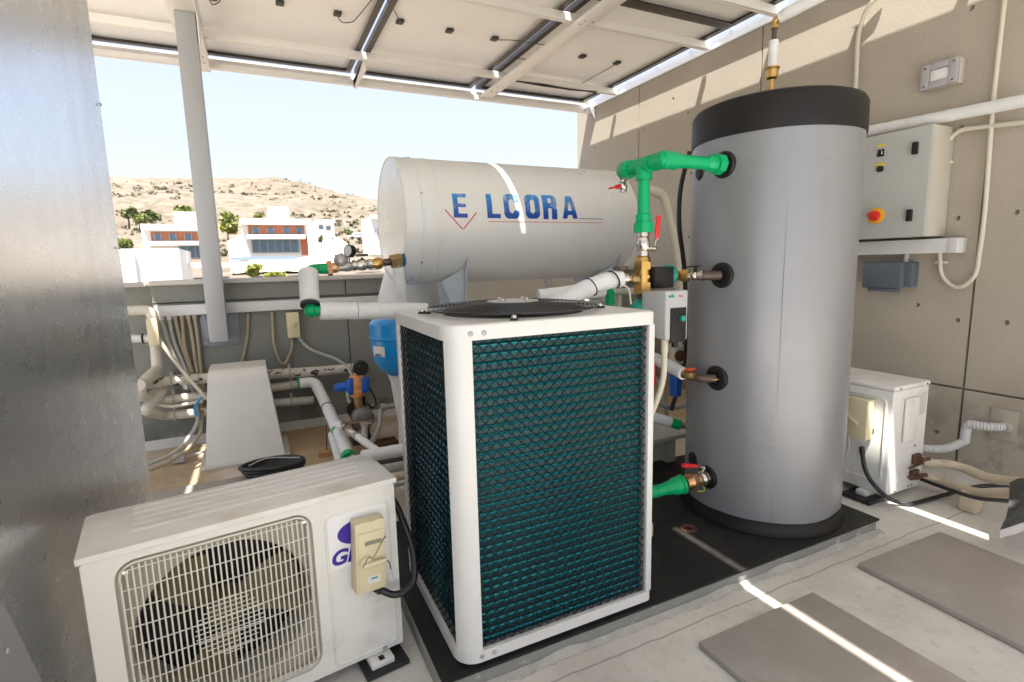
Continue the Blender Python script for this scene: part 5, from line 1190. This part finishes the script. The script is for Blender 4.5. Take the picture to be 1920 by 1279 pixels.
# pipe stack at left
def ppipe(pts, r, mt, name, label, fil=.05, wob=0, clips=(), group='pipes along the parapet', y=4.08):
    t = solo(name, B().tube([P(a, c, y=(yy if yy else y)) for a, c, yy in pts], r, 16, fil=fil, wob=wob, step=.03 if wob else None), mt, label, 'pipe', group)
    for a, c in clips:
        q = P(a, c, y=y); obj('pipe_clip', B().ring(q, r+.004, .006, 20, 6, (1,0,0)).box(q.x-.01, q.x+.01, q.y, 4.199, q.z+r, q.z+r+.012).cyl((q.x,q.y-.002,q.z+r), (q.x,q.y-.002,q.z+r+.03), .007, seg=8), GREYC, t)
    return t
ppipe([(262,728,3.9),(300,716,None),(390,709,None),(600,696,None),(672,689,None)], .036, PVCB, 'painted_pipe', 'uppermost horizontal pipe on the parapet with black peeling patches', clips=((322,714),(543,699)))
ppipe([(296,690,None),(268,716,3.85),(262,742,3.85),(300,752,None),(350,745,None),(400,742,None),(505,728,None),(590,716,None)], .030, PVC, 'painted_pipe', 'second pipe from the top, ending in the white wrapped bend', clips=((326,747),(547,722)))
ppipe([(305,735,None),(270,770,3.85),(310,780,None),(380,773,None),(505,757,None),(588,750,None)], .031, PVC, 'painted_pipe', 'lowest horizontal pipe along the parapet, stopping short right of the cowl', clips=((328,779),(547,754)))
ppipe([(235,583,None),(284,581,None),(292,650,None),(295,700,None),(262,722,3.8)], .032, PVC, 'painted_pipe', 'vertical grey pipe dropping from an elbow beside the steel panel', fil=.04)
t = ppipe([(240,635,None),(282,635,None)], .026, WHITE, 'painted_pipe', 'short white pipe stub left of the yellowed box')
obj('union_ring', B().ring(P(268,635,y=4.08), .028, .006, 20, 6, (1,0,0)), BLACKP, t)
ppipe([(282,757,3.98),(320,764,3.98),(380,752,3.98)], .011, CREAMD, 'thin_hose', 'thin cream hose lying across the left pipes', fil=.1)
b = B().tube([P(378,745,y=3.95), P(364,762,y=3.95), P(366,778,y=3.95), P(380,790,y=3.9), P(378,810,y=3.88)], .007, 8, fil=.06); solo('blue_hose', b, BLUET, 'short blue hose curling out left of the white cowl', 'hose')
# wrapped white pipe going to the floor
b = B().tube([P(562,719,y=4.06), P(590,716,y=4.04), P(608,752,y=3.85), P(636,812,y=3.35), P(656,862,y=2.95)], .038, 18, fil=.07, wob=.03, step=.02)
ip = solo('insulated_pipe', b, INSUL, 'white wrapped pipe bending off the parapet and sloping down behind the near unit', 'pipe', 'white insulated pipes')
q0, q1 = P(608,752,y=3.85), P(636,812,y=3.35); dd = (q1-q0)
for f_, mt_, nm in ((.22, BLACKP, 'black_strap'), (.92, GREEN, 'green_collar')):
    obj(nm, B().lathe(q0+dd*f_, dd, [(0,.041),(.03 if nm == 'green_collar' else .012,.041)], 20), mt_, ip)
q = P(652,854,y=2.99); obj('green_collar', B().lathe(q, dd, [(0,.041),(.04,.041)], 20), GREEN, ip)
q = P(560.5,719,y=4.06); obj('green_collar', B().cyl(q+Vector((-.008,0,0)), q+Vector((.004,0,0)), .039), GREEN, ip)
b = B().tube([P(625,815,y=3.5), P(640,870,y=3.2)], .034, 16, wob=.03, step=.02); solo('insulated_pipe', b, INSUL, 'second white wrapped pipe half hidden beneath the sloping one', 'pipe', 'white insulated pipes')
b = B().tube([P(672,820,y=3.0), P(716,852,y=2.7)], .021, 14, wob=.03, step=.02)
ip = solo('insulated_pipe', b, INSUL, 'thin white sleeved pipe with metal union slanting beside the wrapped pipe', 'pipe', 'white insulated pipes'); obj('upper_sleeve', B().tube([P(630,795,y=3.3), P(645,800,y=3.2)], .022, 14), INSUL, ip)
b = B(); valve(b, P(643,798,y=3.22), P(672,820,y=3.0)-P(643,798,y=3.22), .020, (P(672,820,y=3.0)-P(643,798,y=3.22)).length); vv = obj('union', b, CHROME, ip)
c = P(655,806,y=3.1); b = B().cyl(c, c+Vector((0,0,.04)), .006, seg=8).bar(c+Vector((0,0,.04)), c+Vector((.14,.02,.03)), .016, .005); obj('lever', b, COPPER, vv)
b = B().cyl(P(612,796,y=3.5), P(613,858,y=3.5), .004, seg=8); t = solo('threaded_rod', b, IRON, 'thin threaded rod standing under the wrapped pipe', 'rod')
b = B().box(P(598,858,z=0).x, P(628,858,z=0).x, P(612,855,z=0).y-.02, P(612,855,z=0).y+.05, 0, .03); solo('wood_block', b, WOOD, 'small yellow wood block at the foot of the threaded rod', 'block')
# pipes going right to the heat pump, low
RP = 'low pipes running behind the near outdoor unit'
b = B().tube([P(680,856,y=2.75), P(790,838,y=2.6)], .034, 18, wob=.04, step=.015); solo('insulated_pipe', b, INSUL, 'white wrapped pipe running level to the heat pump above the black tube', 'pipe', 'white insulated pipes')
b = B().tube([P(700,872,y=2.6), P(790,856,y=2.55)], .018, 14); solo('black_tube', b, RUB, 'thick black tube just below the level wrapped pipe', 'pipe', RP)
b = B(); corr(b, [P(695,885,y=2.5), P(800,866,y=2.5)], .024); solo('grey_flex_hose', b, GREYC, 'ribbed grey hose under the black tube', 'hose', RP)
b = B().tube([P(700,905,y=2.4), P(745,893,y=2.4), P(800,883,y=2.4)], .020, 14, fil=.05, wob=.06, step=.015); solo('lagged_pipe', b, LAG, 'cream lagged pipe lowest of the pipes between near unit and heat pump', 'pipe', RP)
b = B().tube([P(705,918,y=2.3), P(800,895,y=2.35)], .011, 10); solo('thin_pipe', b, GREYC, 'thin grey pipe on the floor between near unit and heat pump', 'pipe', RP)
# black cable coil on the floor
b = B(); c = P(515, 884, z=.03)
for k in range(5):
    R_ = .135+.008*k; b.tube([(c.x+(R_+.01*math.sin(3*a+k))*math.cos(a), c.y+.10*(k*.02)+(R_*.62)*math.sin(a), .018+.015*k+.02*math.sin(a+k)*.3) for a in [2*math.pi*i/40 for i in range(40)]], .0125, 10, closed=True)
solo('cable_coil', b, CABLE, 'coil of thick black cable on the floor behind the near outdoor unit', 'cable')
b = B().tube([(c.x-.13, c.y-.03, .10), (c.x-.04, c.y+.02, .115), (c.x+.14, c.y, .09)], .003, 6, fil=.1); solo('thin_cable', b, WHITE, 'thin white wire lying over the black cable coil', 'cable')
# white cowls
def cowl(name, label, bx0, bx1, tx0, tx1, y0, y1, ytop, zt, base=True):
    t = thing(name, label, 'cowl', ((bx0+bx1)/2, (y0+y1)/2, 0))
    b = B(); prof = []
    n = 10; V = []
    # front face rises, rounds over and runs back
    path = [(y0, 0.0, 0.0)]
    for k in range(1, 7): f_ = k/6*.86; path.append((y0+(ytop-y0)*f_, zt*f_, f_))
    for k in range(1, 9): a = math.pi/2*k/8; path.append((y0+(ytop-y0)*.86+.10*(1-math.cos(a)), zt*.86+zt*.14*math.sin(a), .86+.14*math.sin(a)))
    path.append((y1, zt+.005, 1.0))
    for (y, z, f_) in path: V += [(bx0+(tx0-bx0)*f_, y, z), (bx1+(tx1-bx1)*f_, y, z)]
    m_ = len(path); Fc = [(2*k, 2*k+1, 2*k+3, 2*k+2) for k in range(m_-1)]
    V += [(bx0, y1, 0), (bx1, y1, 0)]; Fc.append(tuple([2*k for k in range(m_)]+[2*m_])); Fc.append(tuple([2*k+1 for k in range(m_)][::-1]+[2*m_+1][::1]) if 0 else tuple([2*m_+1]+[2*k+1 for k in range(m_-1, -1, -1)])); Fc.append((2*m_, 2*m_+1, 2*m_-1, 2*m_-2))
    b._add(V, Fc, False); obj('hood', b, mat('cowl_enamel_'+label[:4], (.64,.62,.57), .4, var=.04, dirt=(.5,.46,.38), dirt_s=4, dirt_t=(.62,.85)), t)
    if base: obj('base_flange', B().box(bx0-.03, bx1+.03, y0-.03, y1, 0, .018, .004), COPING, t)
    return t
cowl('roof_cowl', 'white tapered sheet metal cowl standing before the parapet beside the steel post', -.385, .065, -.33, .0, 3.58, 4.0, 3.73, .575)
cc = P(778, 540, y=3.3); rr2 = lambda a, d: cc.x-P(a, d, y=3.3).x
zz = lambda d: P(778, d, y=3.3).z
t = thing('tapered_tank', 'tall white tapered plastic tank behind the blue vessel and white cylinder', 'water tank', (cc.x, 3.3, 0))
obj('shell', B().lathe((cc.x, 3.3, 0), (0,0,1), [(0,.16),(.05,rr2(750,790)*.95),(zz(712),rr2(733,712)),(zz(650),rr2(706,650)*.97),(zz(600),rr2(700,600)),(zz(550),rr2(711,550)),(zz(500),rr2(725,500)),(zz(485),rr2(735,485)*.9),(zz(480),.05),(zz(480),0)], 56), WHITE, t)
b = B().box(P(862,545,y=3.8).x, 2.9, 3.80, 3.92, 0, 1.10, .006); t = solo('rendered_wall', b, mat('cream_render', (.52,.49,.43), .8, var=.1, vs=4, bump=.2, bs=60), 'low cream rendered wall glimpsed under the white cylinder', 'wall')
# clamp lying on floor
b = B(); c = P(335, 858, z=.04); b.box(c.x-.035, c.x+.035, c.y-.02, c.y+.02, .01, .07, .006).bar((c.x-.16,c.y-.05,.03), (c.x+.14,c.y+.06,.035), .016, .008)
for k in (-1, 1): b.cyl((c.x+.02*k,c.y-.03,.04), (c.x+.02*k,c.y+.03,.04), .008, seg=8)
solo('pipe_clamp', b, GREYP, 'small white metal clamp lying on the floor left of the white cowl', 'clamp')

# ---- pump with blue controller
cy2 = 3.55
def Q(px, py, y=cy2): return P(px, py, y=y)
t = thing('pump_controller', 'blue pressure controller with orange band above the small floor pump', 'controller', (Q(668,740).x, cy2, .1))
b = B(); p_, q_ = Q(627,727), Q(658,724); b.lathe(p_, q_-p_, [(0,.020),(.01,.026),(.07,.028),(.075,.038),((q_-p_).length,.045)], 18); b.hexa([Q(653,740,cy2-.05),Q(662,741,cy2-.05),Q(662,741,cy2+.04),Q(653,740,cy2+.04),Q(653,709,cy2-.05),Q(662,708,cy2-.05),Q(662,708,cy2+.04),Q(653,709,cy2+.04)], .006); obj('controller_body', b, BLUEP, t)
b = B(); b.hexa([Q(678,737,cy2-.05),Q(693,735,cy2-.05),Q(693,735,cy2+.04),Q(678,737,cy2+.04),Q(678,708,cy2-.05),Q(693,707,cy2-.05),Q(693,707,cy2+.04),Q(678,708,cy2+.04)], .010); obj('controller_box', b, BLUEP, t)
b = B(); b.lathe(Q(669.5,744), Q(668.5,703)-Q(669.5,744), [(0,.038),(.02,.05),(.05,.052),(.06,.048),(.07,.053),(.10,.053),(.11,.048),(.13,.05),(.147,.04)], 20); obj('orange_band', b, ORANB, t)
obj('nipple', B().cyl(Q(668.5,704), Q(672,684), .024), BRASSD, t); obj('riser', B().cyl(Q(669.5,744), Q(677,775), .028), BRASSD, t)
b = B().lathe(Q(676,690), (.2,-1,0), [(0,.055),(.02,.05),(.022,0)], 20); pc2 = obj('pipe_mouth', b, RUB, t)
obj('red_cap', B().lathe(Q(671,684), (0,-.4,1), [(0,.02),(.012,.018),(.014,0)], 14), RED, t)
b = B().tube([Q(693,728), Q(703,745), Q(706,760), Q(697,766), Q(688,755)], .006, 8, fil=.05); obj('cable', b, CABLE, t)
t = thing('floor_pump', 'grey cast pump on the stained floor under the blue controller', 'pump', (Q(680,790).x, cy2, .02))
c = Q(680, 783); obj('volute', B().lathe(c+Vector((0,.02,0)), (0,-1,0), [(-.04,.05),(0,.075),(.05,.075),(.07,.055),(.075,.03),(.09,.028)], 28), mat('grey_cast_iron', (.20,.20,.19), .5, .3, var=.2, vs=14), t)
obj('motor', B().lathe(c+Vector((0,.26,0)), (0,-1,0), [(0,.05),(.02,.068),(.2,.068),(.21,.05)], 24).box(c.x-.04, c.x+.04, c.y+.08, c.y+.2, c.z+.05, c.z+.12, .006), BLACKP, t)
obj('foot', B().box(c.x-.07, c.x+.07, c.y+.02, c.y+.2, 0, .02).box(c.x-.05, c.x-.03, c.y+.05, c.y+.17, .02, c.z-.05).box(c.x+.03, c.x+.05, c.y+.05, c.y+.17, .02, c.z-.05), IRON, t)
b = B().tube([Q(683,795,cy2-.1), Q(684,832,cy2-.15)], .020, 12); b.cyl(Q(683,792,cy2-.1), Q(683,797,cy2-.1), .026); obj('suction_pipe', b, PVC, t)
b = B().bar(Q(675,793,cy2-.12), Q(697,794,cy2-.12), .012, .006); obj('valve_handle', b, WHITE, t)
b = B().tube([Q(745,760,3.4), Q(722,763,3.4), Q(714,770,3.4), Q(712,800,3.3), Q(694,835,3.15)], .018, 12, fil=.06); b.cyl(Q(722,763,3.4), Q(714,764,3.4), .024); solo('braided_hose', b, mat('braided_steel', (.34,.32,.28), .45, .4, var=.3, vs=120), 'braided hose curving down right of the floor pump', 'hose')
c = P(722, 832, z=.01); b = B().box(c.x-.10, c.x+.08, c.y-.06, c.y+.06, .0, .035, .006)
for k in range(6): b.lathe((c.x-.08+.028*k, c.y-.02+.02*(k % 2), .034), (0,0,1), [(0,.012),(.016,.010),(.018,0)], 8)
solo('rusty_manifold', b, RUST, 'rusty red metal plate with studs on the floor before the pump', 'metal plate')

# ================================================================ BACKDROP: houses, walls, trees
def hbox(px0, px1, py0, py1, y, dep, b=None):
    a = P(px0, py1, y=y); c = P(px1, py0, y=y); b = b or B(); b.box(a.x, c.x, y, y+dep, a.z, c.z); return b
def house(label, y, walls, terr, wins, extra=(), group='white houses on the hillside'):
    a = P(walls[0][0], walls[0][3], y=y); t = thing('house', label, 'house', (a.x, y, a.z), group)
    for w in walls: obj('wall', hbox(*w[:4], y+w[4], w[5]), STUC, t)
    for w in terr: obj('cladding', hbox(*w, y-.15, .12), TERRA, t)
    for w in wins:
        f = obj('window', hbox(*w, y-.3, .12), GLASSD, t)
        b = B(); n_ = max(1, int((w[1]-w[0])/14)); 
        for k in range(n_+1):
            xq = w[0]+(w[1]-w[0])*k/n_; q = P(xq, w[3], y=y-.34); q2 = P(xq, w[2], y=y-.34); b.box(q.x-.05, q.x+.05, y-.36, y-.3, q.z, q2.z)
        obj('window_frame', b, mat('grey_frame', (.35,.37,.40), .5), f)
    for w in extra: obj('slab', hbox(*w[:4], y-w[4], w[4]+.3), STUC, t)
    return t
house('white modern house with terracotta band, seen left of the steel post', 100, [(272,395,430,486,0,9),(330,380,398,430,2,6)], [(284,384,435,452)], [(290,303,438,451),(318,331,438,451),(347,360,438,451),(338,382,462,484)], [(264,392,421,431,2.0),(276,392,452,460,2.2)])
house('white modern house with terracotta band and wide glazing, right of the steel post', 100, [(458,575,418,482,0,9),(505,540,388,418,3,6)], [(466,570,423,440),(566,576,444,478)], [(474,487,426,438),(502,514,426,438),(532,544,426,438),(556,567,426,438),(474,560,450,474)], [(450,582,411,420,2.0),(462,572,440,448,2.2)])
house('small distant white house half way between the glazed house and the cylinder', 150, [(592,626,416,446,0,8)], [], [(598,606,422,430),(612,620,424,432)], [(590,628,412,417,1.0)])
house('white block house at the left end of the white cylinder', 90, [(698,760,408,478,0,8)], [], [(706,716,428,440)], [(696,765,404,410,.8)])
b = hbox(225, 335, 466, 540, 60, 10); b = hbox(212, 250, 472, 540, 59.5, 3, b); solo('white_building', b, STUC, 'plain white box building in front of the left house', 'building', 'white houses on the hillside')
b = hbox(330, 740, 486, 503, 66, .6); solo('garden_wall', b, STUC, 'long white retaining wall below the two houses', 'wall')
b = hbox(432, 560, 480, 488, 82, 3); solo('pool_terrace', b, mat('pool_blue', (.22,.30,.38), .2), 'low blue edged pool terrace before the glazed house', 'terrace')
# excavated white slope behind the glazed house
b = B(); V = []; n1, n2 = 24, 12
for i in range(n1+1):
    for j in range(n2+1):
        f_, g_ = i/n1, j/n2; q = P(430+230*f_, 480, y=118+45*g_); top = max(0, 1-abs(f_-.45)/.55); V.append((q.x, 118+45*g_, ground(q.x, 118+45*g_)+.6+10.5*(top**.7)*math.sin(math.pi*.5*min(1, g_*1.6))*(1-.3*g_)+noise.noise(Vector((f_*7, g_*5, 1)))*.8))
b._add(V, [(i*(n2+1)+j, i*(n2+1)+j+1, (i+1)*(n2+1)+j+1, (i+1)*(n2+1)+j) for i in range(n1) for j in range(n2)], True)
struct('cut_slope', b, mat('pale_limestone_cut', (.66,.60,.50), .9, var=.15, vs=.25, bump=.3, bs=1))
LEAF = [mat_leaf('olive_foliage', (.17,.20,.06), (.26,.29,.08)), mat_leaf('dark_foliage', (.11,.14,.055), (.18,.20,.07)), mat_leaf('yellow_green_foliage', (.17,.20,.035), (.26,.26,.06))]
BARK = mat('tree_bark', (.12,.08,.05), .9)
def tree(px, py0, py1, wpx, y, kind, label, group='trees and bushes on the hillside'):
    top = P(px, py0, y=y); bot = P(px, py1, y=y); h = top.z-bot.z; rw = wpx/2/FPX*y*1.0
    t = thing('tree', label, 'tree', (bot.x, y, bot.z), group)
    tb = B().tube([(bot.x, y, bot.z-.5), (bot.x+.1, y, bot.z+h*.45)], [h*.05, h*.025], 8)
    for k in range(4): a = k*1.7; tb.tube([(bot.x, y, bot.z+h*.3), (bot.x+rw*.5*math.cos(a), y+rw*.4*math.sin(a), bot.z+h*.7)], [h*.022, h*.008], 6)
    obj('trunk', tb, BARK, t)
    cb = B(); rnd = random.Random(int(px*7+py0)); lumps = [(rnd.uniform(-.6,.6), rnd.uniform(-.6,.6), rnd.uniform(-.35,.7), rnd.uniform(.35,.6)) for _ in range(11)]
    for k in range(620):
        lx, ly, lz, lr = rnd.choice(lumps); d = Vector((rnd.gauss(0,1), rnd.gauss(0,1), rnd.gauss(0,1))).normalized()*lr*(rnd.random()**.4)
        c = Vector((bot.x+(lx+d.x)*rw*.72, y+(ly+d.y)*rw*.72, bot.z+h*(.55+(lz+d.z)*.36))); s_ = rw*rnd.uniform(.05,.12)+.08
        n_ = Vector((rnd.gauss(0,1), rnd.gauss(0,1), rnd.gauss(0,1)+.6)).normalized(); u_ = n_.orthogonal().normalized(); v_ = n_.cross(u_)
        cb._add([c-u_*s_-v_*s_*.5, c+u_*s_*.3-v_*s_, c+u_*s_+v_*s_*.4, c-u_*s_*.2+v_*s_], [(0,1,2,3)])
    obj('crown', cb, LEAF[kind], t)
for args in ((242,384,424,40,122,1,'dark rounded tree left of the left house'), (283,392,424,44,124,1,'dark row of shrubs beside the left house roof'), (262,398,430,30,120,0,'low olive bush between dark tree and shrub row'),
             (346,384,408,34,130,0,'olive tree just left of the steel post above the house'), (436,396,432,44,121,0,'olive tree right of the steel post above the bright bush'), (427,415,446,42,96,2,'bright yellow green bush right of the steel post'),
             (236,445,478,44,80,0,'olive bush beside the steel panel edge'), (484,400,412,22,112,2,'small bright shrub on the roof edge of the glazed house'), (474,494,526,46,52,2,'bright bush rising behind the parapet coping'), (515,510,528,50,50,2,'low bright bush along the coping right of the bigger one'),
             (602,438,462,12,95,1,'slim cypress near the small distant house'), (688,430,448,30,120,2,'bright bush left of the block house'), (655,426,446,22,125,1,'small dark tree below the right hill')): tree(*args)
# parked cars in front of the white mound
def car(px, py, y, col, label):
    c = P(px, py, y=y); t = thing('parked_car', label, 'car', (c.x, y, c.z), 'cars parked below the right hill')
    b = B().box(c.x-2, c.x+2, y-.8, y+.8, c.z+.35, c.z+.85, .15).box(c.x-1.1, c.x+1.2, y-.7, y+.7, c.z+.8, c.z+1.4, .2); obj('body', b, col, t)
    for k in (-1.25, 1.25): obj('wheel', B().cyl((c.x+k, y-.85, c.z+.33), (c.x+k, y-.6, c.z+.33), .33, seg=16), RUB, t)
car(672, 450, 108, mat('car_silver', (.45,.46,.48), .3, .4), 'silver car parked on the slope'); car(684, 451, 109, mat('car_white', (.7,.7,.7), .3), 'white car parked right of the silver one')
# scrub on the hill
b = B(); rnd = random.Random(3)
for k in range(2600):
    y = rnd.uniform(150, 455); x = rnd.uniform(-.35, .95)*y; z = ground(x, y); s_ = rnd.uniform(.5, 1.3)*(1+.5*noise.noise(Vector((x*.02, y*.02, 0))))
    if noise.noise(Vector((x*.015, y*.015, 5))) < -.05: continue
    for q in range(7):
        n_ = Vector((rnd.gauss(0,1), rnd.gauss(0,1), rnd.gauss(0,.6))).normalized(); c = Vector((x, y, z+s_*.35))+Vector((rnd.gauss(0,.6), rnd.gauss(0,.6), rnd.gauss(0,.25)))*s_; u_ = n_.orthogonal().normalized()*s_*.55; v_ = n_.cross(u_)
        b._add([c-u_-v_*.6, c+u_*.6-v_, c+u_+v_*.5, c-u_*.4+v_], [(0,1,2,3)])
tag(obj('scrub', b, mat_leaf('grey_scrub', (.075,.07,.04), (.12,.11,.06))), 'low dark scrub scattered over the dry hillside', 'scrub', None, 'stuff')
